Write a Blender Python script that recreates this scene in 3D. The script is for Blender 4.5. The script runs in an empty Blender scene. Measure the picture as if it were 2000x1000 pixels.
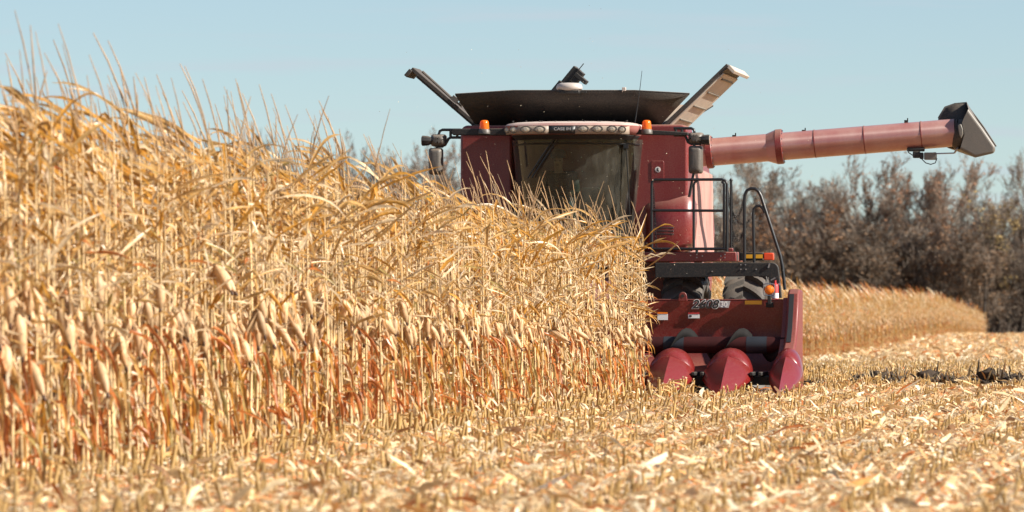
import bpy, bmesh, math, random
import numpy as np
from mathutils import Vector, Matrix, Euler

C = bpy.context.scene.collection
sc = bpy.context.scene
rad = math.radians
K = 2000 * 200 / 36.0            # telephoto: photograph pixels per unit of slope
CAM_H = 1.2

# ------------------------------------------------------------------ camera
cd = bpy.data.cameras.new("camera"); cam = bpy.data.objects.new("camera", cd); C.objects.link(cam)
cam.location = (0, 0, CAM_H)
cam.rotation_euler = (rad(90) + math.atan(100 / K), 0, 0)
cd.lens = 200; cd.sensor_width = 36; cd.clip_start = 1; cd.clip_end = 8000
cd.dof.use_dof = True; cd.dof.focus_distance = 73.5; cd.dof.aperture_fstop = 4.5
sc.camera = cam

# ------------------------------------------------------------------ light
SUN_EL, SUN_AZ = 33.0, 107.0     # degrees; azimuth clockwise from +Y
w = bpy.data.worlds.new("World"); sc.world = w; w.use_nodes = True
nt = w.node_tree; nt.nodes.clear()
sky = nt.nodes.new("ShaderNodeTexSky"); sky.sky_type = 'NISHITA'; sky.sun_disc = False
sky.sun_elevation = rad(SUN_EL); sky.sun_rotation = rad(SUN_AZ)
sky.altitude = 300; sky.air_density = 1.0; sky.dust_density = 0.3; sky.ozone_density = 2.2
stc = nt.nodes.new('ShaderNodeTexCoord'); smp = nt.nodes.new('ShaderNodeMapping'); smp.inputs['Location'].default_value = (0, 0, 0.036)
nt.links.new(stc.outputs['Generated'], smp.inputs[0]); nt.links.new(smp.outputs[0], sky.inputs[0])
bg = nt.nodes.new("ShaderNodeBackground"); bg.inputs[1].default_value = 0.061
wo = nt.nodes.new("ShaderNodeOutputWorld")
cmp_ = nt.nodes.new('ShaderNodeMapping'); cmp_.inputs['Scale'].default_value = (9, 9, 160)
cnz = nt.nodes.new('ShaderNodeTexNoise'); cnz.inputs['Scale'].default_value = 2.0; cnz.inputs['Detail'].default_value = 4
cmr = nt.nodes.new('ShaderNodeMapRange'); cmr.inputs[1].default_value = 0.50; cmr.inputs[2].default_value = 0.75; cmr.inputs[4].default_value = 0.55
cmx = nt.nodes.new('ShaderNodeMix'); cmx.data_type = 'RGBA'; cmx.inputs[7].default_value = (4.6, 5.1, 5.7, 1)
nt.links.new(stc.outputs['Generated'], cmp_.inputs[0]); nt.links.new(cmp_.outputs[0], cnz.inputs['Vector']); nt.links.new(cnz.outputs[0], cmr.inputs[0])
nt.links.new(cmr.outputs[0], cmx.inputs[0]); nt.links.new(sky.outputs[0], cmx.inputs[6])
nt.links.new(cmx.outputs[2], bg.inputs[0]); nt.links.new(bg.outputs[0], wo.inputs[0])
sl = bpy.data.lights.new("sun", 'SUN'); sl.energy = 5.0; sl.angle = rad(0.53); sl.color = (1.0, 0.93, 0.82)
so = bpy.data.objects.new("sun", sl); C.objects.link(so)
sdir = Vector((math.sin(rad(SUN_AZ)) * math.cos(rad(SUN_EL)), math.cos(rad(SUN_AZ)) * math.cos(rad(SUN_EL)), math.sin(rad(SUN_EL))))
so.rotation_euler = sdir.to_track_quat('Z', 'Y').to_euler()
so.location = (30, 0, 40)

sc.view_settings.view_transform = 'Standard'; sc.view_settings.look = 'None'
sc.view_settings.exposure = 1.06; sc.view_settings.gamma = 1.0
sc.render.engine = 'CYCLES'
sc.cycles.max_bounces = 8; sc.cycles.diffuse_bounces = 5; sc.cycles.glossy_bounces = 3
sc.cycles.transmission_bounces = 4; sc.cycles.transparent_max_bounces = 8
sc.cycles.sample_clamp_indirect = 6
sc.cycles.use_denoising = True; sc.cycles.denoiser = 'OPENIMAGEDENOISE'; sc.cycles.denoising_input_passes = 'RGB_ALBEDO_NORMAL'
sc.cycles.use_adaptive_sampling = False

# ------------------------------------------------------------------ mesh helpers
def new_obj(name, me, mat, parent=None):
    o = bpy.data.objects.new(name, me); C.objects.link(o)
    if mat is not None:
        for m in (mat if isinstance(mat, (list, tuple)) else [mat]):
            me.materials.append(m)
    if parent is not None: o.parent = parent
    return o

def tag(o, label=None, cat=None, group=None, kind=None):
    if label: o['label'] = label
    if cat: o['category'] = cat
    if group: o['group'] = group
    if kind: o['kind'] = kind
    return o

def empty(name, loc=(0, 0, 0), rz=0.0):
    o = bpy.data.objects.new(name, None); C.objects.link(o)
    o.location = loc; o.rotation_euler = (0, 0, rz); o.empty_display_size = 0.3
    return o

def arr_mesh(name, V, loops, sizes, col=None, smooth=False):
    me = bpy.data.meshes.new(name)
    V = np.asarray(V, np.float32); loops = np.asarray(loops, np.int32); sizes = np.asarray(sizes, np.int32)
    me.vertices.add(len(V)); me.vertices.foreach_set('co', V.ravel())
    me.loops.add(len(loops)); me.loops.foreach_set('vertex_index', loops)
    me.polygons.add(len(sizes))
    st = np.zeros(len(sizes), np.int32); st[1:] = np.cumsum(sizes)[:-1]
    me.polygons.foreach_set('loop_start', st)
    if smooth: me.polygons.foreach_set('use_smooth', np.ones(len(sizes), bool))
    if col is not None:
        a = me.color_attributes.new('Col', 'FLOAT_COLOR', 'POINT')
        c4 = np.ones((len(V), 4), np.float32); c4[:, :3] = col
        a.data.foreach_set('color', c4.ravel())
    me.update(calc_edges=True)
    return me

class Geo:
    """plain lists of coloured polygons, for plants"""
    def __init__(s): s.v = []; s.f = []; s.c = []
    def strip(s, rows, cols):
        n = len(rows[0]); b = len(s.v)
        for r, c in zip(rows, cols):
            s.v.extend(r); s.c.extend([c] * n)
        for i in range(len(rows) - 1):
            for j in range(n - 1):
                a = b + i * n + j
                s.f.append((a, a + 1, a + n + 1, a + n))
    def tube(s, pts, rads, n, cols, cap=False):
        b = len(s.v)
        for i, (p, r, c) in enumerate(zip(pts, rads, cols)):
            d = np.subtract(pts[min(i + 1, len(pts) - 1)], pts[max(i - 1, 0)]); d = d / (np.linalg.norm(d) + 1e-9)
            a = np.cross(d, (0.3, 0.9, 0.1)); a /= np.linalg.norm(a) + 1e-9
            e = np.cross(d, a)
            for k in range(n):
                t = 2 * math.pi * k / n
                s.v.append(tuple(np.add(p, r * (math.cos(t) * a + math.sin(t) * e)))); s.c.append(c)
        for i in range(len(pts) - 1):
            for k in range(n):
                s.f.append((b + i * n + k, b + i * n + (k + 1) % n, b + (i + 1) * n + (k + 1) % n, b + (i + 1) * n + k))
        if cap: s.f.append(tuple(b + (len(pts) - 1) * n + k for k in range(n)))
    def arrays(s):
        return (np.array(s.v, np.float32), np.array([i for f in s.f for i in f], np.int32),
                np.array([len(f) for f in s.f], np.int32), np.array(s.c, np.float32))
    def mesh(s, name, smooth=False):
        V, L, S, c = s.arrays()
        return arr_mesh(name, V, L, S, c, smooth)
    def add(s, o):
        b = len(s.v); s.v += o.v; s.c += o.c; s.f += [tuple(i + b for i in f) for f in o.f]

def scatter_arrays(variants, which, pos, rz, scl, tint):
    """replicate variant arrays at many places -> one big set of arrays"""
    VV, LL, SS, CC = [], [], [], []; off = 0
    for k, (V, L, S, c) in enumerate(variants):
        m = np.nonzero(which == k)[0]
        if len(m) == 0: continue
        ca, sa = np.cos(rz[m])[:, None], np.sin(rz[m])[:, None]
        s_ = scl[m][:, None]
        x = (V[None, :, 0] * ca - V[None, :, 1] * sa) * s_ + pos[m, 0][:, None]
        y = (V[None, :, 0] * sa + V[None, :, 1] * ca) * s_ + pos[m, 1][:, None]
        z = V[None, :, 2] * s_ + pos[m, 2][:, None]
        P = np.stack([x, y, z], -1).reshape(-1, 3)
        Lr = (L[None, :] + (np.arange(len(m)) * len(V))[:, None] + off).ravel()
        VV.append(P); LL.append(Lr); SS.append(np.tile(S, len(m)))
        CC.append((c[None] * tint[m][:, None, :]).reshape(-1, 3)); off += len(P)
    return np.concatenate(VV), np.concatenate(LL), np.concatenate(SS), np.concatenate(CC)

class MB:
    """bmesh-free builder for machine parts. Points are (u, f, z): right, forward, up -> local (u, -f, z)"""
    def __init__(s): s.v = []; s.f = []
    def p(s, q): s.v.append((q[0], -q[1], q[2])); return len(s.v) - 1
    def poly(s, pts): s.f.append(tuple(s.p(q) for q in pts))
    def box(s, c, d, R=None):
        b = len(s.v)
        for sx in (-.5, .5):
            for sy in (-.5, .5):
                for sz in (-.5, .5):
                    q = Vector((d[0] * sx, d[1] * sy, d[2] * sz))
                    if R is not None: q = R @ q
                    s.p((c[0] + q.x, c[1] + q.y, c[2] + q.z))
        for f in ((0, 1, 3, 2), (4, 6, 7, 5), (0, 4, 5, 1), (2, 3, 7, 6), (0, 2, 6, 4), (1, 5, 7, 3)):
            s.f.append(tuple(b + i for i in f))
        return s
    def span(s, a, b_):
        return s.box([(x + y) / 2 for x, y in zip(a, b_)], [abs(x - y) for x, y in zip(a, b_)])
    def rings(s, rings, closed=True, cap=True):
        b = len(s.v); n = len(rings[0])
        for r in rings:
            for q in r: s.p(q)
        for i in range(len(rings) - 1):
            for k in range(n if closed else n - 1):
                s.f.append((b + i * n + k, b + i * n + (k + 1) % n, b + (i + 1) * n + (k + 1) % n, b + (i + 1) * n + k))
        if cap and closed:
            s.f.append(tuple(b + k for k in range(n))); s.f.append(tuple(b + (len(rings) - 1) * n + k for k in range(n)))
        return s
    def tube(s, pts, r, n=8, cap=True):
        pts = [Vector(p) for p in pts]; rr = r if isinstance(r, (list, tuple)) else [r] * len(pts)
        rings = []; prev = None
        for i, p in enumerate(pts):
            d = (pts[min(i + 1, len(pts) - 1)] - pts[max(i - 1, 0)]).normalized()
            a = d.orthogonal().normalized() if prev is None else (prev - d * prev.dot(d)).normalized()
            prev = a; e = d.cross(a)
            rings.append([p + rr[i] * (math.cos(2 * math.pi * k / n) * a + math.sin(2 * math.pi * k / n) * e) for k in range(n)])
        return s.rings(rings, True, cap)
    def prism(s, prof, u0, u1):
        """profile of (f, z) extruded along u"""
        return s.rings([[(u0, f, z) for f, z in prof], [(u1, f, z) for f, z in prof]])
    def plate(s, pts, f0, f1):
        """outline of (u, z) extruded along f"""
        return s.rings([[(u, f0, z) for u, z in pts], [(u, f1, z) for u, z in pts]])
    def build(s, name, mat, parent=None, bevel=0.0, smooth=35, seg=2, solid=0.0, subsurf=0):
        me = bpy.data.meshes.new(name); me.from_pydata(s.v, [], s.f)
        bm = bmesh.new(); bm.from_mesh(me)
        if not solid: bmesh.ops.recalc_face_normals(bm, faces=bm.faces)
        bm.to_mesh(me); bm.free()
        if smooth:
            me.polygons.foreach_set('use_smooth', np.ones(len(me.polygons), bool))
            me.set_sharp_from_angle(angle=rad(smooth))
        o = new_obj(name, me, mat, parent)
        if solid:
            m = o.modifiers.new('solid', 'SOLIDIFY'); m.thickness = solid; m.offset = 0
        if subsurf:
            m = o.modifiers.new('sub', 'SUBSURF'); m.levels = m.render_levels = subsurf
        if bevel:
            m = o.modifiers.new('bevel', 'BEVEL'); m.width = bevel; m.segments = seg; m.limit_method = 'ANGLE'; m.angle_limit = rad(40)
            m.harden_normals = False
        return o

def arc(c, r, a0, a1, n, axis='uz', other=0.0):
    out = []
    for i in range(n + 1):
        t = rad(a0 + (a1 - a0) * i / n)
        x, y = c[0] + r * math.cos(t), c[1] + r * math.sin(t)
        out.append((x, other, y) if axis == 'uz' else (x, y, other))
    return out

# ------------------------------------------------------------------ materials
def mat(name): 
    m = bpy.data.materials.new(name); m.use_nodes = True
    n = m.node_tree.nodes; b = n['Principled BSDF']
    return m, m.node_tree, b

def simple(name, col, rough=0.5, metal=0.0, spec=0.5, var=0.0, scale=8.0, bump=0.0):
    m, t, b = mat(name)
    b.inputs['Base Color'].default_value = (*col, 1); b.inputs['Roughness'].default_value = rough
    b.inputs['Metallic'].default_value = metal; b.inputs['Specular IOR Level'].default_value = spec
    if var or bump:
        tc = t.nodes.new('ShaderNodeTexCoord'); nz = t.nodes.new('ShaderNodeTexNoise')
        nz.inputs['Scale'].default_value = scale; nz.inputs['Detail'].default_value = 6
        t.links.new(tc.outputs['Object'], nz.inputs['Vector'])
        if var:
            mx = t.nodes.new('ShaderNodeMix'); mx.data_type = 'RGBA'
            mx.inputs[6].default_value = (*[c * (1 - var) for c in col], 1); mx.inputs[7].default_value = (*[min(1, c * (1 + var)) for c in col], 1)
            t.links.new(nz.outputs[0], mx.inputs[0]); t.links.new(mx.outputs[2], b.inputs['Base Color'])
        if bump:
            bp = t.nodes.new('ShaderNodeBump'); bp.inputs['Strength'].default_value = bump; bp.inputs['Distance'].default_value = 0.02
            t.links.new(nz.outputs[0], bp.inputs['Height']); t.links.new(bp.outputs[0], b.inputs['Normal'])
    return m

def dusty(name, col, dust, amount, top=0.4, rough=0.4, specks=0.0, coat=0.0):
    """paint under field dust: cloudy noise, streaks, more dust lying on faces that point up"""
    m, t, b = mat(name); N, Lk = t.nodes, t.links
    tc = N.new('ShaderNodeTexCoord'); ge = N.new('ShaderNodeNewGeometry')
    nz = N.new('ShaderNodeTexNoise'); nz.inputs['Scale'].default_value = 2.2; nz.inputs['Detail'].default_value = 8; nz.inputs['Roughness'].default_value = 0.65
    mp = N.new('ShaderNodeMapping'); mp.inputs['Scale'].default_value = (1, 1, 0.35)
    Lk.new(tc.outputs['Object'], mp.inputs['Vector']); Lk.new(mp.outputs[0], nz.inputs['Vector'])
    fine = N.new('ShaderNodeTexNoise'); fine.inputs['Scale'].default_value = 60; fine.inputs['Detail'].default_value = 3
    Lk.new(tc.outputs['Object'], fine.inputs['Vector'])
    r = N.new('ShaderNodeMapRange'); r.inputs[1].default_value = 0.3; r.inputs[2].default_value = 0.75
    r.inputs[3].default_value = amount * 0.35; r.inputs[4].default_value = amount * 1.5
    Lk.new(nz.outputs[0], r.inputs[0])
    sp = N.new('ShaderNodeSeparateXYZ'); Lk.new(ge.outputs['Normal'], sp.inputs[0])
    up = N.new('ShaderNodeMapRange'); up.inputs[1].default_value = 0.3; up.inputs[2].default_value = 1.0; up.inputs[4].default_value = top
    Lk.new(sp.outputs[2], up.inputs[0])
    ad = N.new('ShaderNodeMath'); ad.operation = 'ADD'; ad.use_clamp = True
    Lk.new(r.outputs[0], ad.inputs[0]); Lk.new(up.outputs[0], ad.inputs[1])
    m2 = N.new('ShaderNodeMath'); m2.operation = 'MULTIPLY_ADD'; m2.inputs[1].default_value = 0.25; m2.use_clamp = True
    Lk.new(fine.outputs[0], m2.inputs[0]); 
    s2 = N.new('ShaderNodeMath'); s2.operation = 'SUBTRACT'; s2.inputs[1].default_value = 0.125
    Lk.new(ad.outputs[0], s2.inputs[0]); Lk.new(s2.outputs[0], m2.inputs[2])
    last = m2
    if specks:
        vo = N.new('ShaderNodeTexVoronoi'); vo.inputs['Scale'].default_value = 26
        Lk.new(tc.outputs['Object'], vo.inputs['Vector'])
        lt = N.new('ShaderNodeMath'); lt.operation = 'LESS_THAN'; lt.inputs[1].default_value = specks
        Lk.new(vo.outputs['Distance'], lt.inputs[0])
        mxm = N.new('ShaderNodeMath'); mxm.operation = 'MAXIMUM'
        Lk.new(lt.outputs[0], mxm.inputs[0]); Lk.new(m2.outputs[0], mxm.inputs[1]); last = mxm
    mx = N.new('ShaderNodeMix'); mx.data_type = 'RGBA'
    mx.inputs[6].default_value = (*col, 1); mx.inputs[7].default_value = (*dust, 1)
    Lk.new(last.outputs[0], mx.inputs[0]); Lk.new(mx.outputs[2], b.inputs['Base Color'])
    rr = N.new('ShaderNodeMapRange'); rr.inputs[3].default_value = rough; rr.inputs[4].default_value = 0.85
    Lk.new(last.outputs[0], rr.inputs[0]); Lk.new(rr.outputs[0], b.inputs['Roughness'])
    bp = N.new('ShaderNodeBump'); bp.inputs['Strength'].default_value = 0.08; bp.inputs['Distance'].default_value = 0.02
    Lk.new(nz.outputs[0], bp.inputs['Height']); Lk.new(bp.outputs[0], b.inputs['Normal'])
    b.inputs['Coat Weight'].default_value = coat; b.inputs['Coat Roughness'].default_value = 0.16
    return m

def plant_mat(name, trans=0.35, rough=0.45, spec=0.5, rand=0.25):
    m, t, b = mat(name); N, Lk = t.nodes, t.links
    at = N.new('ShaderNodeAttribute'); at.attribute_name = 'Col'
    oi = N.new('ShaderNodeObjectInfo')
    hs = N.new('ShaderNodeHueSaturation')
    mr = N.new('ShaderNodeMapRange'); mr.inputs[3].default_value = 1 - rand; mr.inputs[4].default_value = 1 + rand * 0.8
    Lk.new(oi.outputs['Random'], mr.inputs[0]); Lk.new(mr.outputs[0], hs.inputs['Value']); Lk.new(at.outputs['Color'], hs.inputs['Color'])
    tc = N.new('ShaderNodeTexCoord'); nz = N.new('ShaderNodeTexNoise'); nz.inputs['Scale'].default_value = 25; nz.inputs['Detail'].default_value = 4
    Lk.new(tc.outputs['Object'], nz.inputs['Vector'])
    mr2 = N.new('ShaderNodeMapRange'); mr2.inputs[1].default_value = .3; mr2.inputs[2].default_value = .7; mr2.inputs[3].default_value = 0.75; mr2.inputs[4].default_value = 1.2
    Lk.new(nz.outputs[0], mr2.inputs[0])
    mu = N.new('ShaderNodeVectorMath'); mu.operation = 'SCALE'
    Lk.new(hs.outputs[0], mu.inputs[0]); Lk.new(mr2.outputs[0], mu.inputs['Scale'])
    Lk.new(mu.outputs[0], b.inputs['Base Color'])
    b.inputs['Roughness'].default_value = rough; b.inputs['Specular IOR Level'].default_value = spec
    if trans:
        tr = N.new('ShaderNodeBsdfTranslucent'); Lk.new(mu.outputs[0], tr.inputs[0])
        mx = N.new('ShaderNodeMixShader'); mx.inputs[0].default_value = trans
        Lk.new(b.outputs[0], mx.inputs[1]); Lk.new(tr.outputs[0], mx.inputs[2])
        Lk.new(mx.outputs[0], N['Material Output'].inputs['Surface'])
    return m

DUST = (0.46, 0.35, 0.26)
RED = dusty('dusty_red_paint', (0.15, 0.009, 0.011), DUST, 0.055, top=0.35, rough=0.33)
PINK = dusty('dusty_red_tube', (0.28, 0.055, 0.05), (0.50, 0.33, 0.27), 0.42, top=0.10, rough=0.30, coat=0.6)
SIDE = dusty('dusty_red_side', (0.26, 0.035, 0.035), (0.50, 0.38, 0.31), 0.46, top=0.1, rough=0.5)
HEADRED = dusty('header_red_paint', (0.15, 0.008, 0.007), DUST, 0.03, top=0.18, rough=0.36)
POLY = dusty('divider_red_plastic', (0.15, 0.006, 0.006), DUST, 0.014, top=0.03, rough=0.30, coat=0.35)
BLACK = dusty('black_steel', (0.008, 0.008, 0.008), DUST, 0.012, top=0.15, rough=0.65)
RAIL = simple('black_rail_paint', (0.012, 0.012, 0.013), 0.35, var=0.3)
RUBBER = dusty('black_rubber', (0.014, 0.014, 0.014), DUST, 0.08, top=0.1, rough=0.6)
TANK = dusty('tank_black', (0.010, 0.009, 0.009), DUST, 0.05, top=0.6, rough=0.6, specks=0.05)
PALE = dusty('pale_flap_skin', (0.50, 0.44, 0.37), (0.36, 0.30, 0.24), 0.5, top=0.1, rough=0.6)
GREYP = dusty('grey_plastic', (0.045, 0.045, 0.042), DUST, 0.12, top=0.3, rough=0.45)
CHUTE = dusty('grey_rubber_chute', (0.105, 0.10, 0.09), DUST, 0.10, top=0.1, rough=0.45)
TYRE = dusty('tyre_rubber', (0.042, 0.042, 0.042), DUST, 0.08, top=0.15, rough=0.6)
STEEL = simple('worn_steel', (0.35, 0.35, 0.36), 0.35, metal=0.9, var=0.3)
BLUEREFL = simple('auger_blue_reflection', (0.16, 0.18, 0.22), 0.4, metal=0.7, var=0.4)  # blue-grey reflection on the auger tube, as a colour
WHITE = simple('white_decal', (0.75, 0.74, 0.72), 0.5)
DECALBLK = simple('black_decal', (0.02, 0.02, 0.02), 0.45)
DECALGREY = simple('grey_decal', (0.42, 0.40, 0.39), 0.5)
DECALRED = simple('red_decal', (0.45, 0.03, 0.03), 0.5)
YELLOW = simple('yellow_reflector', (0.75, 0.36, 0.02), 0.35)
ORANGE = simple('amber_plastic', (0.85, 0.20, 0.015), 0.22)
REDLENS = simple('red_lens', (0.75, 0.07, 0.02), 0.25)
LENS = simple('lamp_lens', (0.42, 0.36, 0.28), 0.12, spec=0.9, var=0.25, scale=40)
LAMPTRIM = dusty('lamp_trim', (0.20, 0.16, 0.13), DUST, 0.4, top=0.2)
GPSW = simple('dusty_white_plastic', (0.42, 0.37, 0.33), 0.5, var=0.15)
ROOFM = dusty('cab_roof_paint', (0.30, 0.05, 0.05), (0.50, 0.40, 0.34), 0.3, top=0.75, rough=0.45)
INTERIOR = simple('cab_interior', (0.20, 0.19, 0.15), 0.8, var=0.3)
REARW = simple('bright_rear_window', (0.80, 0.78, 0.62), 0.5, var=0.5, scale=14)  # light from sunlit grain behind the pane put into its pale colour
SEATM = simple('seat_fabric', (0.03, 0.03, 0.03), 0.9)

def amber_lens():
    m, t, b = mat('amber_lens')
    b.inputs['Base Color'].default_value = (0.9, 0.22, 0.02, 1); b.inputs['Roughness'].default_value = 0.15
    tr = t.nodes.new('ShaderNodeBsdfTranslucent'); tr.inputs[0].default_value = (1.0, 0.30, 0.03, 1)
    mx = t.nodes.new('ShaderNodeMixShader'); mx.inputs[0].default_value = 0.45
    t.links.new(b.outputs[0], mx.inputs[1]); t.links.new(tr.outputs[0], mx.inputs[2])
    t.links.new(mx.outputs[0], t.nodes['Material Output'].inputs['Surface'])
    return m
AMBER = amber_lens()

def glass():
    m, t, b = mat('cab_glass'); N, Lk = t.nodes, t.links
    tr = N.new('ShaderNodeBsdfTransparent'); tr.inputs[0].default_value = (0.42, 0.56, 0.48, 1)
    gl = N.new('ShaderNodeBsdfGlossy'); gl.inputs['Roughness'].default_value = 0.0; gl.inputs[0].default_value = (0.9, 0.95, 0.95, 1)
    df = N.new('ShaderNodeBsdfDiffuse'); df.inputs[0].default_value = (0.48, 0.47, 0.40, 1)
    fr = N.new('ShaderNodeFresnel'); fr.inputs[0].default_value = 1.45
    mx = N.new('ShaderNodeMixShader'); Lk.new(fr.outputs[0], mx.inputs[0]); Lk.new(tr.outputs[0], mx.inputs[1]); Lk.new(gl.outputs[0], mx.inputs[2])
    tc = N.new('ShaderNodeTexCoord'); mp = N.new('ShaderNodeMapping'); mp.inputs['Scale'].default_value = (3, 3, 1.2)
    nz = N.new('ShaderNodeTexNoise'); nz.inputs['Scale'].default_value = 3; nz.inputs['Detail'].default_value = 7
    Lk.new(tc.outputs['Object'], mp.inputs[0]); Lk.new(mp.outputs[0], nz.inputs['Vector'])
    mr = N.new('ShaderNodeMapRange'); mr.inputs[1].default_value = .42; mr.inputs[2].default_value = .8; mr.inputs[3].default_value = 0.03; mr.inputs[4].default_value = 0.10
    Lk.new(nz.outputs[0], mr.inputs[0])
    m2 = N.new('ShaderNodeMixShader'); Lk.new(mr.outputs[0], m2.inputs[0]); Lk.new(mx.outputs[0], m2.inputs[1]); Lk.new(df.outputs[0], m2.inputs[2])
    Lk.new(m2.outputs[0], N['Material Output'].inputs['Surface'])
    return m
GLASS = glass()

def scratch(m, lo=.36):
    # fine scratches running round the tube spread the sun's glint along it
    t = m.node_tree; b = t.nodes['Principled BSDF']; tg = t.nodes.new('ShaderNodeTangent'); tg.direction_type = 'RADIAL'; tg.axis = 'X'
    t.links.new(tg.outputs[0], b.inputs['Tangent']); b.inputs['Anisotropic'].default_value = .9; b.inputs['Anisotropic Rotation'].default_value = .25
    b.inputs['Specular IOR Level'].default_value = .9
    for l in list(t.links):
        if l.to_socket == b.inputs['Roughness']:
            l.from_node.inputs[3].default_value = lo; l.from_node.inputs[4].default_value = .5
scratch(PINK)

LEAF = plant_mat('dry_corn_leaf', 0.48, 0.33, 0.6, 0.18)
STALKM = plant_mat('dry_corn_stalk', 0.0, 0.5, 0.45, 0.15)
HUSK = plant_mat('corn_husk', 0.25, 0.5, 0.4, 0.15)
TASSEL = plant_mat('corn_tassel', 0.1, 0.7, 0.2, 0.15)
RESIDUE = plant_mat('crop_residue', 0.2, 0.5, 0.45, 0.0)
BARK = simple('grey_brown_bark', (0.055, 0.045, 0.038), 0.9, var=0.4, scale=3, spec=0.1)
TWIG = plant_mat('bare_twigs', 0.0, 0.9, 0.1, 0.2)
FOLI = plant_mat('autumn_leaves', 0.3, 0.7, 0.2, 0.25)

def ground_mat():
    m, t, b = mat('stubble_soil'); N, Lk = t.nodes, t.links
    tc = N.new('ShaderNodeTexCoord')
    n1 = N.new('ShaderNodeTexNoise'); n1.inputs['Scale'].default_value = 9; n1.inputs['Detail'].default_value = 8; n1.inputs['Roughness'].default_value = .7
    n2 = N.new('ShaderNodeTexNoise'); n2.inputs['Scale'].default_value = 0.12; n2.inputs['Detail'].default_value = 5
    Lk.new(tc.outputs['Object'], n1.inputs['Vector']); Lk.new(tc.outputs['Object'], n2.inputs['Vector'])
    cr = N.new('ShaderNodeValToRGB'); e = cr.color_ramp.elements
    e[0].position = .30; e[0].color = (0.10, 0.06, 0.03, 1); e[1].position = .72; e[1].color = (0.62, 0.46, 0.25, 1)
    x = e.new(.42); x.color = (0.42, 0.26, 0.11, 1); x = e.new(.55); x.color = (0.58, 0.39, 0.19, 1)
    Lk.new(n1.outputs[0], cr.inputs[0])
    mx = N.new('ShaderNodeMix'); mx.data_type = 'RGBA'; mx.blend_type = 'MULTIPLY'; mx.inputs[0].default_value = 0.5
    c2 = N.new('ShaderNodeValToRGB'); c2.color_ramp.elements[0].color = (0.75, 0.62, 0.5, 1); c2.color_ramp.elements[1].color = (1.15, 1.1, 1, 1)
    Lk.new(n2.outputs[0], c2.inputs[0]); Lk.new(cr.outputs[0], mx.inputs[6]); Lk.new(c2.outputs[0], mx.inputs[7])
    Lk.new(mx.outputs[2], b.inputs['Base Color']); b.inputs['Roughness'].default_value = 0.9; b.inputs['Specular IOR Level'].default_value = 0.1
    bp = N.new('ShaderNodeBump'); bp.inputs['Strength'].default_value = 1.0; bp.inputs['Distance'].default_value = 0.12
    Lk.new(n1.outputs[0], bp.inputs['Height']); Lk.new(bp.outputs[0], b.inputs['Normal'])
    return m
GROUND = ground_mat()

# ------------------------------------------------------------------ layout frames
TH = rad(-7.9); ct, st_ = math.cos(TH), math.sin(TH)
OX, OY = 0.95, 77.5
def world_uf(u, f):
    return OX + u * ct + f * st_, OY + u * st_ - f * ct
def M(px, py, f):
    """photograph measurement at forward distance f of the machine -> (u, f, z)"""
    t = (px - 1000) / K
    u = (t * (OY - f * ct) - OX - f * st_) / (ct - t * st_)
    d = OY + u * st_ - f * ct
    return (u, f, CAM_H + (600 - py) / K * d)

def gz(y):
    y = np.asarray(y, float)
    t = np.clip((y - 88) / (205 - 88), 0, 1)
    a = -0.62 * (t * t * (3 - 2 * t)) 
    b = np.clip((y - 330) / 150, 0, 1)
    return a + 0.12 * np.clip((y - 205) / 125, 0, 1) - 1.15 * b * b * (3 - 2 * b)

# ------------------------------------------------------------------ the ground
ys = np.concatenate([np.linspace(-60, 80, 15), np.linspace(88, 480, 90), np.array([520, 600, 800, 1200, 2000, 3500, 6000])])
xs = np.concatenate([np.array([-3000, -1200, -500, -200]), np.linspace(-100, 140, 25), np.array([200, 500, 1200, 3000])])
gx, gy = np.meshgrid(xs, ys)
gv = np.stack([gx, gy, gz(gy)], -1).reshape(-1, 3); nx = len(xs)
ii, jj = np.meshgrid(np.arange(len(ys) - 1), np.arange(nx - 1), indexing='ij'); a0 = (ii * nx + jj).ravel()
gl_ = np.stack([a0, a0 + 1, a0 + nx + 1, a0 + nx], -1)
FLOOR = simple('leaf_litter', (0.13, 0.085, 0.055), 0.95, var=.5, scale=.6, spec=.05)
fx, fy = np.meshgrid(np.linspace(-260, 260, 27), np.array([473., 480, 500, 540, 620, 800, 1400])); fv = np.stack([fx, fy, gz(fy) + .05], -1).reshape(-1, 3)
ii, jj = np.meshgrid(np.arange(6), np.arange(26), indexing='ij'); a1 = (ii * 27 + jj).ravel()
o = new_obj('forest_floor', arr_mesh('forest_floor', fv, np.stack([a1, a1 + 1, a1 + 28, a1 + 27], -1).ravel(), np.full(len(a1), 4), None, True), FLOOR)
tag(o, 'brown leaf litter on the floor of the wood', 'ground', kind='structure')
g = new_obj('ground', arr_mesh('ground', gv, gl_.ravel(), np.full(len(a0), 4), None, True), GROUND)
tag(g, 'straw covered soil of the harvested corn field', 'field', kind='structure')

# ------------------------------------------------------------------ corn plants
LC = dict(gold=(0.70, 0.44, 0.17), pale=(0.85, 0.67, 0.43), ochre=(0.63, 0.32, 0.06), rust=(0.62, 0.22, 0.065), olive=(0.55, 0.42, 0.16), brown=(0.34, 0.18, 0.07))
def pick(rng, ws):
    ks = list(ws); r = rng.random() * sum(ws.values())
    for k in ks:
        r -= ws[k]
        if r <= 0: break
    c = np.array(LC[k]); return c * rng.uniform(0.85, 1.12)

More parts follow.
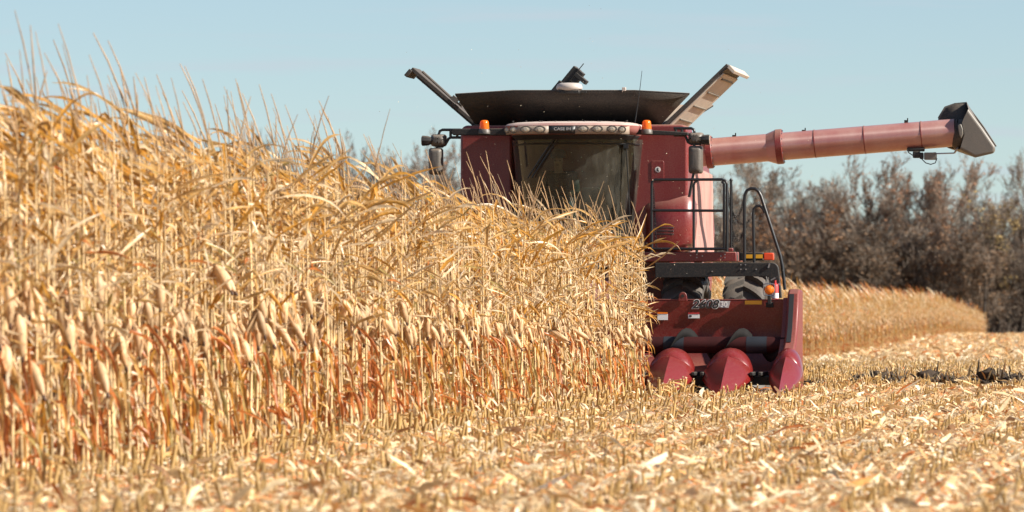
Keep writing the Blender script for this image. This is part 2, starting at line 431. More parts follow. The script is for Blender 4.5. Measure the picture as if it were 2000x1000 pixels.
def leaf(G, rng, z0, base, az, el, length, width, droop, col, nseg=7, fold=0.35, kink=None, twist=0.0, wave=0.0):
    p = np.array(base, float); p[2] = z0
    rows, cols = [], []; tw = rng.uniform(-.3, .3); ph = rng.uniform(0, 6)
    for i in range(nseg + 1):
        t = i / nseg
        d = np.array([math.cos(az) * math.cos(el), math.sin(az) * math.cos(el), math.sin(el)])
        sd = np.array([-math.sin(az), math.cos(az), 0]); nn = np.cross(d, sd)
        q = tw + twist * t + wave * math.sin(ph + 9 * t)
        s = sd * math.cos(q) + nn * math.sin(q); nrm = np.cross(d, s)
        wd = width * (0.55 + 1.2 * t) * (1 - t ** 2.2) if t < 1 else 0.002
        wd = max(wd, 0.003) * 0.5
        rows.append([tuple(p - s * wd), tuple(p + nrm * wd * fold * 2 * (-1)), tuple(p + s * wd)])
        cols.append(tuple(col * (1.0 - 0.18 * t + rng.uniform(-.06, .06))))
        p = p + d * length / nseg
        el -= droop / nseg * (0.4 + 1.6 * t)
        if kink and i == kink[0]: el -= kink[1]
        az += rng.uniform(-.12, .12)
        el = max(el, -1.44 - .1 * math.sin(ph + 4 * t))
    G.strip(rows, cols)

WIND = math.pi                  # leaves stream towards -X
def corn(seed, lod=0):
    rng = random.Random(seed)
    st, lv, er, ts = Geo(), Geo(), Geo(), Geo()
    H = rng.uniform(2.12, 2.34)
    leanx, leany = rng.uniform(-.10, .03), rng.uniform(-.06, .06)
    def axis(z):
        t = z / H; return np.array([leanx * t * t + 0.012 * math.sin(3 * z + seed), leany * t * t, z])
    zs = np.linspace(0, H, 12 if lod == 0 else 4)
    sc_ = np.array((0.68, 0.48, 0.24)) * rng.uniform(.85, 1.1)
    cols = [tuple(sc_ * (0.72 if (i % 2) else 1.05)) for i in range(len(zs))]
    st.tube([axis(z) for z in zs], [0.0125 * (1 - 0.78 * z / H) + 0.001 for z in zs], 6 if lod == 0 else 3, cols)
    if lod == 0:
        for z in zs[1:-1]:
            st.tube([axis(z - .006), axis(z + .006)], [0.0145 * (1 - 0.72 * z / H)] * 2, 6, [(0.30, 0.19, 0.09)] * 2)
    n = 14 if lod == 0 else 11
    az0 = rng.uniform(0, 2 * math.pi)
    ns = 7 if lod == 0 else 3
    zear = min(1.45, max(.68, rng.gauss(1.06, .15)))
    for i in range(n):
        t = (i + rng.uniform(-.2, .3)) / n; z = 0.14 + (H - 0.2) * t
        az = az0 + math.pi * i + rng.uniform(-.7, .7)
        b = axis(z)
        if z < 0.95:
            col = pick(rng, dict(rust=5.2 if z < .8 else 2.5, ochre=1.6, gold=1.8, olive=1.0, pale=.7, brown=.15))
            leaf(lv, rng, z, b, az, rng.uniform(-.6, .9), rng.uniform(.2, .5), rng.uniform(.024, .046), rng.uniform(.8, 2.0), col, ns, .6, (0, rng.uniform(.8, 1.8)), rng.uniform(-3, 3), .8)
        elif z < 1.65:
            az = az + (0.5 if math.cos(az) > 0 else 0) * rng.uniform(-1, 1)
            col = pick(rng, dict(gold=3.6, pale=2.4, ochre=1.3, olive=.5, rust=.25))
            if rng.random() < .55:
                leaf(lv, rng, z, b, az, rng.uniform(.5, 1.2), rng.uniform(.22, .52), rng.uniform(.02, .038), rng.uniform(.4, 1.2), col, ns, .5, (rng.randint(1, 3), rng.uniform(.8, 2.4)), rng.uniform(-2.5, 2.5), .4)
            else:
                leaf(lv, rng, z, b, az, rng.uniform(-.4, 1.0), rng.uniform(.15, .42), rng.uniform(.016, .036), rng.uniform(-.3, 1.0), col, ns, .5, None, rng.uniform(-2.5, 2.5), .4)
        else:
            # upper leaves, streaming in the wind
            a = WIND + rng.gauss(0, .75)
            col = pick(rng, dict(gold=3.2, ochre=2.2, pale=1.9, rust=.08))
            L_ = rng.uniform(.28, .66)
            if rng.random() < .3:
                leaf(lv, rng, z, b, a, rng.uniform(.7, 1.25), L_, rng.uniform(.03, .05), rng.uniform(.2, .8), col, ns, .4, (rng.randint(2, 4), rng.uniform(.7, 1.8)), rng.uniform(-1.6, 1.6), .4)
            else:
                leaf(lv, rng, z, b, a, rng.uniform(.1, .95), L_ * 1.1, rng.uniform(.028, .052), rng.choice((rng.uniform(-.3, .5), rng.uniform(.4, 1.4))), col, ns, .4, None, rng.uniform(-1.8, 1.8), .4)
    for k in range(rng.randint(0, 2) if lod == 0 else 0):
        z = H - rng.uniform(.02, .25)
        leaf(lv, rng, z, axis(z), WIND + rng.gauss(0, .4), rng.uniform(.4, 1.0), rng.uniform(.4, .7), rng.uniform(.03, .05), rng.uniform(.3, 1.8), pick(rng, dict(gold=2.4, ochre=1.6, pale=1.6)), ns, .4, None, rng.uniform(-1.8, 1.8), .4)
    # sheath ends and curled scraps round the stalk
    if lod == 0:
        for i in range(22):
            z = rng.uniform(.2, H - .1); az = rng.uniform(0, 6.28)
            col = pick(rng, dict(pale=3, gold=1.5, rust=1.0 if z < .9 else .1, olive=.4))
            leaf(lv, rng, z, axis(z), az, rng.uniform(-1.2, 1.2), rng.uniform(.06, .18), rng.uniform(.014, .034), rng.uniform(-.6, 2.0), col, 3, .5, None, rng.uniform(-2, 2), .3)
    # ear, hanging, in its husk
    if rng.random() < .93 or lod:
        az = rng.uniform(-2.9, 1.0) ; dr = np.array([math.cos(az), math.sin(az), 0]); b = axis(zear)
        L_ = rng.uniform(.18, .26); R_ = rng.uniform(.031, .041); tilt = rng.uniform(.02, .35) if rng.random() < .92 else rng.uniform(.4, 1.2)
        d = dr * math.sin(tilt) + np.array([0, 0, -1]) * math.cos(tilt)
        p0 = b + dr * .05 + np.array([0, 0, .03])
        hc = np.array((0.76, 0.51, 0.28)) * rng.uniform(.7, 1.1)
        prof = [(0, .25), (.1, .72), (.28, 1), (.5, 1), (.72, .85), (.9, .5), (1.0, .12)]
        if lod: prof = [(0, .4), (.35, 1), (.7, .8), (1, .1)]
        er.tube([p0 + d * L_ * t for t, _ in prof], [R_ * r for _, r in prof], 8 if lod == 0 else 4,
                [tuple(hc * (1 - .25 * t * t)) for t, _ in prof])
        if lod == 0:
            er.tube([b, b + dr * .03 + np.array([0, 0, .04]), p0], [.008, .009, .012], 5, [tuple(hc * .8)] * 3)
            e_ = p0 + d * L_
            er.tube([e_ - d * .012, e_ + d * .02, e_ + d * .035], [.010, .013, .002], 5, [(0.10, .05, .03)] * 3)
            for k in range(6):
                a2 = az + k * 1.05 + rng.uniform(-.4, .4)
                leaf(er, rng, p0[2] + .005, p0, a2, rng.uniform(-1.5, -.8) , rng.uniform(.12, .27), .034, rng.uniform(-.6, .8), hc * rng.uniform(.95, 1.25), 4, .6, None, rng.uniform(-1, 1), .2)
    # tassel
    top = axis(H); nb = (rng.randint(2, 4) if seed % 8 < 3 else 1 if seed % 8 < 5 else 0) if lod == 0 else 0
    tc_ = np.array((0.42, 0.27, 0.145)) * rng.uniform(.85, 1.15)
    for k in range(nb):
        a2 = rng.uniform(0, 6.28); sp = rng.uniform(.12, .5) if k else .06
        l = rng.uniform(.18, .34) if k else rng.uniform(.42, .62)
        p = top + np.array([0, 0, -.03 + .02 * k]); pts = [p]; dv = np.array([math.cos(a2) * sp - .24, math.sin(a2) * sp, 1.0]); dv /= np.linalg.norm(dv)
        for q in range(3):
            pts.append(pts[-1] + dv * l / 3); dv = dv + np.array([-.07, 0, -.03]) + np.array([math.cos(a2), math.sin(a2), 0]) * .03; dv /= np.linalg.norm(dv)
        thick = .0050 if lod == 0 else .012
        ts.tube(pts, [.003, thick, thick, .0025], 4 if lod == 0 else 3, [tuple(tc_ * rng.uniform(.85, 1.15)) for _ in pts])
    return st, lv, er, ts

NV = 30
variants = [corn(100 + i) for i in range(NV)]
part_meshes = []
for st, lv, er, ts in variants:
    row = []
    for nm, G in (('stalk', st), ('leaves', lv), ('ear', er), ('tassel', ts)):
        row.append(G.mesh(nm, nm in ('stalk', 'ear', 'leaves')) if G.f else None)
    part_meshes.append(row)
for row in part_meshes:
    for me, m_ in zip(row, (STALKM, LEAF, HUSK, TASSEL)):
        if me: me.materials.append(m_)
full = []
for st, lv, er, ts in variants:
    G = Geo()
    for o in (st, lv, er, ts): G.add(o)
    full.append(G.arrays())
far = []
for i in range(8):
    G = Geo()
    for o in corn(500 + i, 1): G.add(o)
    far.append(G.arrays())

rs = np.random.RandomState(5)
def face_u(f):                        # edge of the standing block beyond the cut strip
    return -3.43 - 0.033 * np.maximum(0, -f - 8)
near, back = [], []
for k in range(0, 16):
    u = 1.143 - 0.762 * k
    f0 = 2.75 if k < 6 else -22
    f = f0
    while f < 50:
        f += 0.165 * rs.uniform(.75, 1.25)
        x, y = world_uf(u + rs.normal(0, .03) + (.05 * max(0, 1 - (f - 2.8) / 8) if k == 0 else 0), f)
        if y < 30 or x < -0.09 * y - 2.2: continue
        near.append((x, y, k))
near = np.array(near)
for j in range(6):
    f = -22.0
    while f > -389:
        f -= 0.165 * rs.uniform(.75, 1.25) * (1.0 if f > -150 else 1.35) * (1 if j < 3 else 1.5)
        x, y = world_uf(face_u(f) - .762 * j + rs.normal(0, .18), f)
        if x > 0.06 * y - 40: back.append((x, y))
back = np.array(back)
def hscale(y): return 1.09 - 0.18 * np.clip((y - 42) / 32, 0, 1.1)
nz_ = np.stack([near[:, 0], near[:, 1], gz(near[:, 1])], -1)
pscale = hscale(near[:, 1]) * rs.uniform(.93, 1.06, len(near)); prz = rs.normal(0, .55, len(near)) + np.where((near[:, 2] == 0) & (rs.rand(len(near)) < np.where(near[:, 1] > 62, .22, .10)), math.pi, 0); pvar = rs.randint(0, NV, len(near))
# the 300 that show largest: edge row, then the near end of the second row
infr = near[:, 0] > -0.0915 * near[:, 1]
cand = np.nonzero(infr & (near[:, 2] <= 1))[0]
order = sorted(cand, key=lambda i: (near[i, 1] + 22 * near[i, 2]))
chosen = order[:300]
LBL = 'dry tan corn plant with wind blown leaves in the front rows of the standing corn'
GRP = 'corn plants in the front rows of the standing corn'
part_names = ('stalk', 'leaves', 'ear', 'tassel')
for i in chosen:
    r = empty('corn_plant', tuple(nz_[i]), prz[i]); r.scale = (pscale[i],) * 3; r.empty_display_size = .1
    tag(r, LBL, 'corn plant', GRP)
    for nm, me in zip(part_names, part_meshes[pvar[i]]):
        if me:
            o = bpy.data.objects.new(nm, me); C.objects.link(o); o.parent = r
rest = np.setdiff1d(np.arange(len(near)), np.array(chosen))
tint = rs.uniform(.8, 1.12, (len(rest), 1)) * (1 + rs.normal(0, .03, (len(rest), 3)))
A = scatter_arrays(full, pvar[rest], nz_[rest], prz[rest], pscale[rest], tint)
o = new_obj('standing_corn', arr_mesh('standing_corn', *A, True), LEAF)
tag(o, 'dense mass of dry standing corn behind the front rows', 'corn', kind='stuff')
bz = np.stack([back[:, 0], back[:, 1], gz(back[:, 1])], -1); nb_ = len(back)
A = scatter_arrays(far, rs.randint(0, 8, nb_), bz, rs.normal(0, .6, nb_), rs.uniform(.82, 1.12, nb_) * (1 + .05 * np.sin(back[:, 1] * .21) + .04 * np.sin(back[:, 1] * .57)), rs.uniform(1.05, 1.3, (nb_, 1)) * np.ones(3))
o = new_obj('distant_corn', arr_mesh('distant_corn', *A, True), LEAF)
tag(o, 'uncut block of dry corn far behind the harvester in front of the trees', 'corn', kind='stuff')

# ------------------------------------------------------------------ stubble and residue
def in_corn(x, y):
    dx, dy = x - OX, y - OY
    u = dx * ct + dy * st_; f = -( -dx * st_ + dy * ct)
    a = (u < 1.35) & (f > 2.8)
    b = (u < -3.2) & (f <= 2.8) & (f > -22)
    c = (u < face_u(f) + .2) & (f <= -22) & (f > -389)
    return a | b | c
def machine_foot(x, y):
    dx, dy = x - OX, y - OY
    u = dx * ct + dy * st_; f = -( -dx * st_ + dy * ct)
    return (np.abs(u) < 3.2) & (f < 3.6) & (f > -6)
RC = np.array([(0.82, 0.63, 0.37), (0.74, 0.52, 0.27), (0.64, 0.39, 0.17), (0.88, 0.76, 0.54), (0.62, 0.21, 0.06), (0.32, 0.17, 0.08), (0.66, 0.34, 0.12)])
RP = np.array([.24, .22, .13, .17, .11, .06, .07])
def residue(n, y0, y1, size, zmax, w=(.09, .103)):
    y = np.sqrt(rs.uniform(y0 * y0, y1 * y1, n)); x = rs.uniform(-w[0], w[1], n) * y
    ok = ~in_corn(x, y); x, y = x[ok], y[ok]; n = len(x)
    L = np.minimum(rs.lognormal(math.log(size), .5, n), size * 2.4); W = rs.uniform(.08, .32, n) * L * .85; W = np.clip(W, .006, .06 * size / .11)
    az = rs.uniform(0, 6.283, n); el = rs.normal(0, .27, n); tw = rs.normal(0, .6, n)
    z = gz(y) + rs.uniform(.0, 1, n) ** 1.6 * zmax + .5 * L * np.abs(np.sin(el))
    d = np.stack([np.cos(az) * np.cos(el), np.sin(az) * np.cos(el), np.sin(el)], -1)
    s = np.stack([-np.sin(az) * np.cos(tw), np.cos(az) * np.cos(tw), np.sin(tw)], -1)
    c = np.stack([x, y, z], -1); bend = rs.normal(0, .12, n)[:, None] * L[:, None] * np.array([0, 0, 1.0])
    hl, hw = (L / 2)[:, None], (W / 2)[:, None]
    P = np.stack([c - d * hl - s * hw * .6, c - d * hl + s * hw * .6, c - s * hw + bend, c + s * hw + bend, c + d * hl - s * hw * .4, c + d * hl + s * hw * .4], 1)
    col = RC[rs.choice(len(RC), n, p=RP)] * rs.uniform(.75, 1.15, (n, 1))
    q = np.array([0, 1, 3, 2, 2, 3, 5, 4]); Lp = (q[None] + (np.arange(n) * 6)[:, None]).ravel()
    return P.reshape(-1, 3), Lp, np.full(2 * n, 4), np.repeat(col, 6, 0)
def merge(parts):
    V, L, S, c = [], [], [], []; off = 0
    for a in parts:
        V.append(a[0]); L.append(a[1] + off); S.append(a[2]); c.append(a[3]); off += len(a[0])
    return np.concatenate(V), np.concatenate(L), np.concatenate(S), np.concatenate(c)
A = merge([residue(300000, 29, 80, .058, .09), residue(16000, 29, 80, .12, .11), residue(120000, 78, 140, .075, .07), residue(190000, 135, 480, .20, .10), residue(90000, 26, 90, .075, .09, (-.09, .24)), residue(30000, 90, 200, .16, .10, (-.09, .2))])
o = new_obj('crop_residue', arr_mesh('crop_residue', *A), RESIDUE)
tag(o, 'chopped pale straw and leaf scraps lying over the cut field', 'straw litter', kind='stuff')

def stub(seed, lod):
    rng = random.Random(seed); G = Geo(); n = 6 if lod == 0 else 3
    h = rng.uniform(.09, .19); lx, ly = rng.uniform(-.05, .05), rng.uniform(-.05, .05)
    c = np.array((0.52, 0.33, 0.12)) * rng.uniform(.7, 1.2); r = rng.uniform(.0075, .0108) * (1 if lod == 0 else 1.3)
    G.tube([(0, 0, 0), (lx * .5, ly * .5, h * .5), (lx, ly, h)], [r * 1.15, r, r], n, [tuple(c * .8), tuple(c), tuple(c * 1.1)])
    b = len(G.v)
    G.v += [(lx + r * math.cos(6.283 * k / n), ly + r * math.sin(6.283 * k / n), h + rng.uniform(0, .02)) for k in range(n)]
    G.c += [(0.60, 0.46, 0.28)] * n; G.f.append(tuple(range(b, b + n)))
    for k in range((rng.random() < .6) + (rng.random() < .3)):     # torn leaf sheath round the stub
        cc = pick(rng, dict(pale=2.5, gold=2, rust=.7, olive=.8))
        leaf(G, rng, rng.uniform(.05, h), (lx * .6, ly * .6, 0), rng.uniform(0, 6.28), rng.uniform(-.2, 1.3), rng.uniform(.05, .15), .024, rng.uniform(.5, 2.6), cc, 3 if lod == 0 else 2, .5, None, rng.uniform(-1.5, 1.5))
    return G.arrays()
def stub_rows(v, y0, y1, step, ks, s0=1.0):
    P = []
    for k in ks:
        u = 1.143 + .762 * k
        f = OY - y0 + 4
        while f > OY - y1 - 6:
            f -= step * rs.uniform(.7, 1.3)
            x, y = world_uf(u + rs.normal(0, .035), f)
            if y0 < y < y1 and -.092 * y < x < .125 * y: P.append((x, y, gz(y)))
    P = np.array(P); P = P[~in_corn(P[:, 0], P[:, 1]) & ~machine_foot(P[:, 0], P[:, 1])]; n = len(P)
    return scatter_arrays(v, rs.randint(0, len(v), n), P, rs.uniform(0, 6.28, n), s0 * rs.uniform(.75, 1.2, n), rs.uniform(.85, 1.1, (n, 1)) * np.ones(3))
sv = [stub(900 + i, 0) for i in range(12)]; sv2 = [stub(950 + i, 1) for i in range(8)]
A = merge([stub_rows(sv, 29, 95, .125, (1,), 1.5), stub_rows(sv, 29, 95, .13, (2, 3), 1.1), stub_rows(sv, 29, 95, .155, range(4, 16), .95), stub_rows(sv2, 95, 200, .2, range(-30, 40)), stub_rows(sv2, 200, 480, .7, range(-40, 90), .8)])
o = new_obj('corn_stubble', arr_mesh('corn_stubble', *A), RESIDUE)
tag(o, 'rows of short cut corn stubble across the harvested ground', 'stubble', kind='stuff')

# ------------------------------------------------------------------ the combine harvester
H = empty('combine_harvester', (OX, OY, 0), TH)
tag(H, 'big dusty red combine harvester with raised grain tank flaps and its unloading tube swung out', 'combine harvester')
UC = -0.09                                 # centre line of the cab and body
def text(name, body, loc, size, m, parent, bold=0.0, shear=0.0, ext=0.002, ay=0.0):
    cu = bpy.data.curves.new(name, 'FONT'); cu.body = body; cu.size = size; cu.align_x = 'CENTER'; cu.align_y = 'CENTER'
    cu.offset = bold; cu.shear = shear; cu.extrude = ext; cu.materials.append(m)
    o = bpy.data.objects.new(name, cu); C.objects.link(o); o.parent = parent
    bpy.context.view_layer.update()
    me = bpy.data.meshes.new_from_object(o.evaluated_get(bpy.context.evaluated_depsgraph_get()))
    bpy.data.objects.remove(o); o = bpy.data.objects.new(name, me); C.objects.link(o); o.parent = parent
    o.location = (loc[0], -loc[1], loc[2]); o.rotation_euler = (rad(90), 0, 0)
    return o

# --- body: hull, front panels, side skins
b = MB()
b.rings([[(UC + s, f, z) for s, z in ((-1.35, 1.25), (1.30, 1.25), (1.36, 2.3), (1.30, 3.05), (1.22, 3.62), (-1.26, 3.62), (-1.34, 3.05), (-1.40, 2.3))] for f in (-0.1, -5.4)])
body = b.build('body', RED, H, bevel=.04)
def round_rect(u0, u1, z0, z1, r, n=5):
    out = []
    for cx, cz, a in ((u1 - r, z1 - r, 0), (u0 + r, z1 - r, 90), (u0 + r, z0 + r, 180), (u1 - r, z0 + r, 270)):
        for i in range(n + 1):
            t = rad(a + 90 * i / n); out.append((cx + r * math.cos(t), cz + r * math.sin(t)))
    return out
def panel(u0, u1, z0, z1, f0, f1, r=.09):
    m = MB(); m.plate(round_rect(u0, u1, z0, z1, r), f1, f0); return m
# right hand (viewer) and left hand front panels
ur0, ur1 = M(1236, 400, .2)[0], M(1343, 400, .2)[0]
ul0, ul1 = M(899, 400, .2)[0], M(1000, 400, .2)[0]
ztop = M(1300, 243, .2)[2]
fpr = panel(ur0, ur1, 1.95, ztop, -.45, .2, .10).build('front_panel', RED, H, bevel=.035, seg=3)
fpl = panel(ul0, ul1, 1.95, ztop, -.45, .2, .10).build('front_panel', RED, H, bevel=.035, seg=3)
# access door in the panel with its round emblem
c0, c1 = M(1272, 353, .205), M(1297, 314, .205)
MB().plate(round_rect(c0[0], c1[0], c0[2], c1[2], .02), .196, .208).build('access_door', RED, fpr, bevel=.004)
cc = M(1285, 331, .21)
MB().plate([(cc[0] + .038 * math.cos(t), cc[2] + .038 * math.sin(t)) for t in np.linspace(0, 6.283, 24)[:-1]], .206, .2115).build('emblem', WHITE, fpr)
em = MB(); em.box((cc[0], .213, cc[2] + .016), (.018, .004, .014)); em.box((cc[0] - .003, .213, cc[2] - .008), (.022, .004, .026)); em.box((cc[0] + .01, .213, cc[2] - .02), (.012, .004, .014))
em.build('emblem_figure', DECALBLK, fpr)
# bulging lower shield with vents
lo = MB(); s0 = M(1262, 0, .3)[0]; s1 = M(1349, 0, .3)[0]
rows = []
for py, f, ex in ((398, .215, -.05), (392, .25, .0), (405, .33, .03), (440, .36, .04), (470, .36, .02), (484, .33, 0), (488, .24, -.03)):
    z = M(1300, py, .3)[2]; dz = .05
    rows.append([(s0, f - .06, z - .04), (s0 + .1, f, z - .03), ((s0 + s1) / 2, f + .02, z - .005), (s1 - .12 + ex, f, z + dz), (s1 - .03 + ex, f - .05, z + dz + .02), (s1 + ex, f - .14, z + dz + .02), (s1 + ex - .02, f - .6, z + dz)])
lo.rings(rows, closed=False, cap=False)
shield = lo.build('lower_shield', RED, H, smooth=50, solid=.02)
for k, py in enumerate((445, 451, 457)):
    a, c_ = M(1283, py + 1.5, .385), M(1316, py - 1, .385)
    MB().span((a[0], .37, a[2]), (c_[0], .392, c_[2])).build('vent_slot', DECALBLK, shield, bevel=.006)
# lit side skin with its lower flare
sk = MB(); rows = []
for f in (-.35, -.9, -1.5, -2.1, -2.2):
    e = -.05 if f in (-.35, -2.2) else 0
    rows.append([(UC + 1.30 + a + e, f + df, z) for a, z, df in ((.05, 3.18, 0), (.19, 3.12, 0), (.22, 2.9, 0), (.235, 2.6, 0), (.25, 2.35, -.03), (.29, 2.1, -.06), (.31, 1.9, -.08), (.22, 1.84, -.08))])
sk.rings(rows, closed=False, cap=False)
skin = sk.build('side_panel', SIDE, H, smooth=40, solid=.03)
st2 = MB(); st2.rings([[(UC + 1.30 + a + .006, f + df, z) for a, z, df in ((.202, 3.08, 0), (.222, 2.9, 0), (.237, 2.6, 0), (.252, 2.35, -.06), (.292, 2.1, -.12), (.312, 1.9, -.16))] for f in (-1.25, -1.55)], closed=False, cap=False)
st2.build('side_stripe', GREYP, skin, smooth=40, solid=.004)
ms = MB(); rows = []
for f in (-.35, -.9, -4.8, -5.0):
    e = .05 if f in (-.35, -5.0) else 0
    rows.append([(UC - 1.32 - a + e, f, z) for a, z in ((.05, 3.18), (.19, 3.1), (.22, 2.9), (.25, 2.35), (.31, 1.9), (.22, 1.84))])
ms.rings(rows, closed=False, cap=False); ms.build('side_panel', SIDE, H, smooth=40, solid=.03)
sk = MB(); rows = []
for f in (-2.3, -2.9, -4.8, -5.0):
    e = -.05 if f in (-2.3, -5.0) else 0
    rows.append([(UC + 1.18 + a + e, f, z) for a, z in ((.05, 3.18), (.19, 3.1), (.2, 2.9), (.2, 2.35), (.22, 1.9), (.15, 1.84))])
sk.rings(rows, closed=False, cap=False); sk.build('side_panel', SIDE, H, smooth=40, solid=.03)

# --- grain tank extension
zf = M(1100, 243, -.3)[2]
hl, hr = M(930, 243, -.3), M(1291, 243, -.3)
tl, trr = M(889, 184, .28), M(1347, 183, .28)
tm0, tm1 = M(1002, 177, .34), M(1240, 177, .34)
tank = MB().span((hl[0], -.35, 3.4), (hr[0], -2.3, zf + .02)).build('grain_tank', TANK, H, bevel=.02)
fl = MB()
bot = [(hl[0], -.3, zf), (hl[0] * .6 + hr[0] * .4, -.27, zf - .01), (hl[0] * .25 + hr[0] * .75, -.27, zf - .01), (hr[0], -.3, zf)]
top = [tl, tm0, tm1, trr]
mid = [tuple(a * .5 + c_ * .5 + (0 if k != 1 else .03) for k, (a, c_) in enumerate(zip(p, q))) for p, q in zip(bot, top)]
fl.rings([bot, mid, top], closed=False, cap=False)
ff = fl.build('front_flap', TANK, tank, smooth=20, solid=.03)
MB().tube([tl, tm0, tm1, trr], .012, 6).build('flap_rim', TANK, ff)
rb = MB(); rb.rings([[(hl[0], -2.25, zf), (hr[0], -2.25, zf)], [(tl[0], -2.85, tl[2] - .05), (trr[0], -2.85, trr[2] - .05)]], closed=False, cap=False)
rb.build('rear_flap', TANK, tank, solid=.03)
def side_flap(hinge, tip, sgn, f1=-2.25, PALE=PALE):
    h, t = Vector(hinge), Vector(tip); d = (t - h); L_ = d.length; d.normalize()
    nrm = Vector((d.z, 0, -d.x)) * sgn          # outward, downward
    m = MB()
    for a in (0,):
        r0 = [h, h + nrm * .055, t + nrm * .055, t]
        m.rings([[(q.x, -.26, q.z) for q in r0], [(q.x, f1, q.z) for q in r0]])
    flap = m.build('side_flap', RUBBER, tank, bevel=.008)
    # outer pale skin with stiffening ribs and the end rail
    m = MB(); s_, e_ = h + d * .02 + nrm * .057, t - d * .12 + nrm * .057
    r0 = [s_, s_ + nrm * .02, e_ + nrm * .02, e_]
    m.rings([[(q.x, -.27, q.z) for q in r0], [(q.x, f1 + .03, q.z) for q in r0]])
    sk_ = m.build('flap_skin', PALE, flap, bevel=.006)
    m = MB()
    for k in range(4):
        q = h + d * (L_ * (.17 + .22 * k)) + nrm * .085
        r0 = [q - d * .012 - nrm * .012, q - d * .012 + nrm * .012, q + d * .012 + nrm * .012, q + d * .012 - nrm * .012]
        m.rings([[(p.x, -.275 - .25, p.z) for p in r0], [(p.x, f1 + .25, p.z) for p in r0]])
    m.build('flap_rib', GREYP, sk_, bevel=.004)
    m = MB(); q = t - d * .03
    r0 = [q + nrm * .045, q + nrm * .16, q + d * .05 + nrm * .16, q + d * .05 + nrm * .045]
    m.rings([[(p.x, -.24, p.z) for p in r0], [(p.x, f1, p.z) for p in r0]])
    m.build('flap_end_rail', PALE, flap, bevel=.006)
    return flap, d, nrm
hgR, tpR = M(1295, 243, -.26), M(1419, 124, -.26)
side_flap(hgR, tpR, 1)
hgL, tpL = M(936, 243, -.26), M(806, 131, -.26)
flp, dL, nL = side_flap(hgL, tpL, -1, -.9, RUBBER)
# gas strut on the inside of the flap on the corn side
hv = Vector(hgL); tv = Vector(tpL)
a_ = hv + (tv - hv) * .38 - nL * .03; c_ = hv + (tv - hv) * .88 - nL * .045
m = MB(); m.tube([(a_.x, -.22, a_.z), (c_.x, -.22, c_.z)], .018, 6); m.box((a_.x, -.22, a_.z + .02), (.10, .06, .07), Matrix.Rotation(.7, 3, 'Y')); m.box((a_.x + .10, -.22, a_.z - .02), (.06, .06, .08), Matrix.Rotation(.7, 3, 'Y'))
m.tube([((hv.x * .75 + tv.x * .25), -.22, (hv.z * .75 + tv.z * .25) + .04), (a_.x, -.22, a_.z)], .012, 6)
m.build('flap_strut', GREYP, flp)
# loading auger that rises out of the tank
fa = MB(); p0, p1 = Vector(M(1075, 190, -1.0)), Vector(M(1119, 136, -1.0)); d_ = (p1 - p0).normalized(); n_ = Vector((d_.z, 0, -d_.x))
R_ = Matrix(((d_.x, 0, -d_.z), (0, 1, 0), (d_.z, 0, d_.x)))
q = (p0 + p1) / 2
fa.box((q.x + .04, -1.0, q.z - .02), ((p1 - p0).length + .1, .26, .11), R_)
fa.box((p0.x + .09, -1.0, p0.z + .06), (.34, .3, .14), R_)
filler = fa.build('fill_auger', BLACK, tank, bevel=.012)
m = MB(); g_ = p1 + n_ * .12 - d_ * .04; m.box((g_.x, -.96, g_.z), (.2, .2, .10), R_); g_ = p1 + n_ * .17 - d_ * .02; m.box((g_.x, -.96, g_.z), (.06, .22, .2), R_)
m.box((p1.x + n_.x * .08, -.86, p1.z + n_.z * .08), (.34, .02, .012), R_); m.build('auger_cover', BLACK, filler, bevel=.008)
# satellite receiver dome on the flap edge
ga = M(1112, 169, .4)
m = MB(); rr_ = []
for t, z in ((.15, -.055), (.18, -.03), (.178, 0), (.165, .03), (.12, .048), (.05, .052)):
    rr_.append([(ga[0] + t * math.cos(a), .4 + t * .8 * math.sin(a), ga[2] + z) for a in np.linspace(0, 6.283, 25)[:-1]])
m.rings(rr_); gps = m.build('gps_receiver', GPSW, H, smooth=50)
MB().box((ga[0], .4, ga[2] - .075), (.30, .24, .05)).build('receiver_base', BLACK, gps, bevel=.012)
m = MB(); m.box((ga[0] + .20, .4, ga[2] - .07), (.07, .05, .03)); m.build('receiver_clip', BLACK, gps)
ca = M(1219, 174, .36)
m = MB(); m.box((ca[0], .36, ca[2]), (.05, .07, .05)); m.tube([(ca[0] - .02, .36, ca[2] - .04), (ca[0] - .02, .36, ca[2])], .01, 6); m.build('tank_camera', GPSW, H, bevel=.012)
# whip aerial
a0_, a1_ = M(1240, 243, .9), M(1254, 138, .9)
MB().tube([a0_, ((a0_[0] + a1_[0]) / 2 + .006, .9, (a0_[2] + a1_[2]) / 2), a1_], [.007, .005, .003], 6).build('aerial', RAIL, H)

# --- cab
zr = M(1110, 238, 1.2)[2]; zb = M(1110, 264, 1.3)[2]; zg0 = 1.95
uc = M(1112, 0, 1.2)[0]; hw_ = (M(1241, 0, 1.1)[0] - M(981, 0, 1.1)[0]) / 2
def roof_ring(z, dw, df):
    pts = []
    for s, f in ((-1, .55), (-1, .9), (-.93, 1.12), (-.8, 1.26), (-.4, 1.34), (0, 1.36), (.4, 1.34), (.8, 1.26), (.93, 1.12), (1, .9), (1, .55), (1, -.35), (-1, -.35)):
        pts.append((uc + s * (hw_ + dw), f + (df if f > 0 else 0), z))
    return pts
m = MB(); m.rings([roof_ring(zb + .015, -.06, -.08), roof_ring(zb + .06, -.02, 0), roof_ring(zr - .085, .0, .02), roof_ring(zr - .05, .01, .04), roof_ring(zr - .02, -.02, .02), roof_ring(zr + .0, -.12, -.1), roof_ring(zr + .015, -.3, -.35)])
roof = m.build('cab_roof', ROOFM, H, smooth=40)
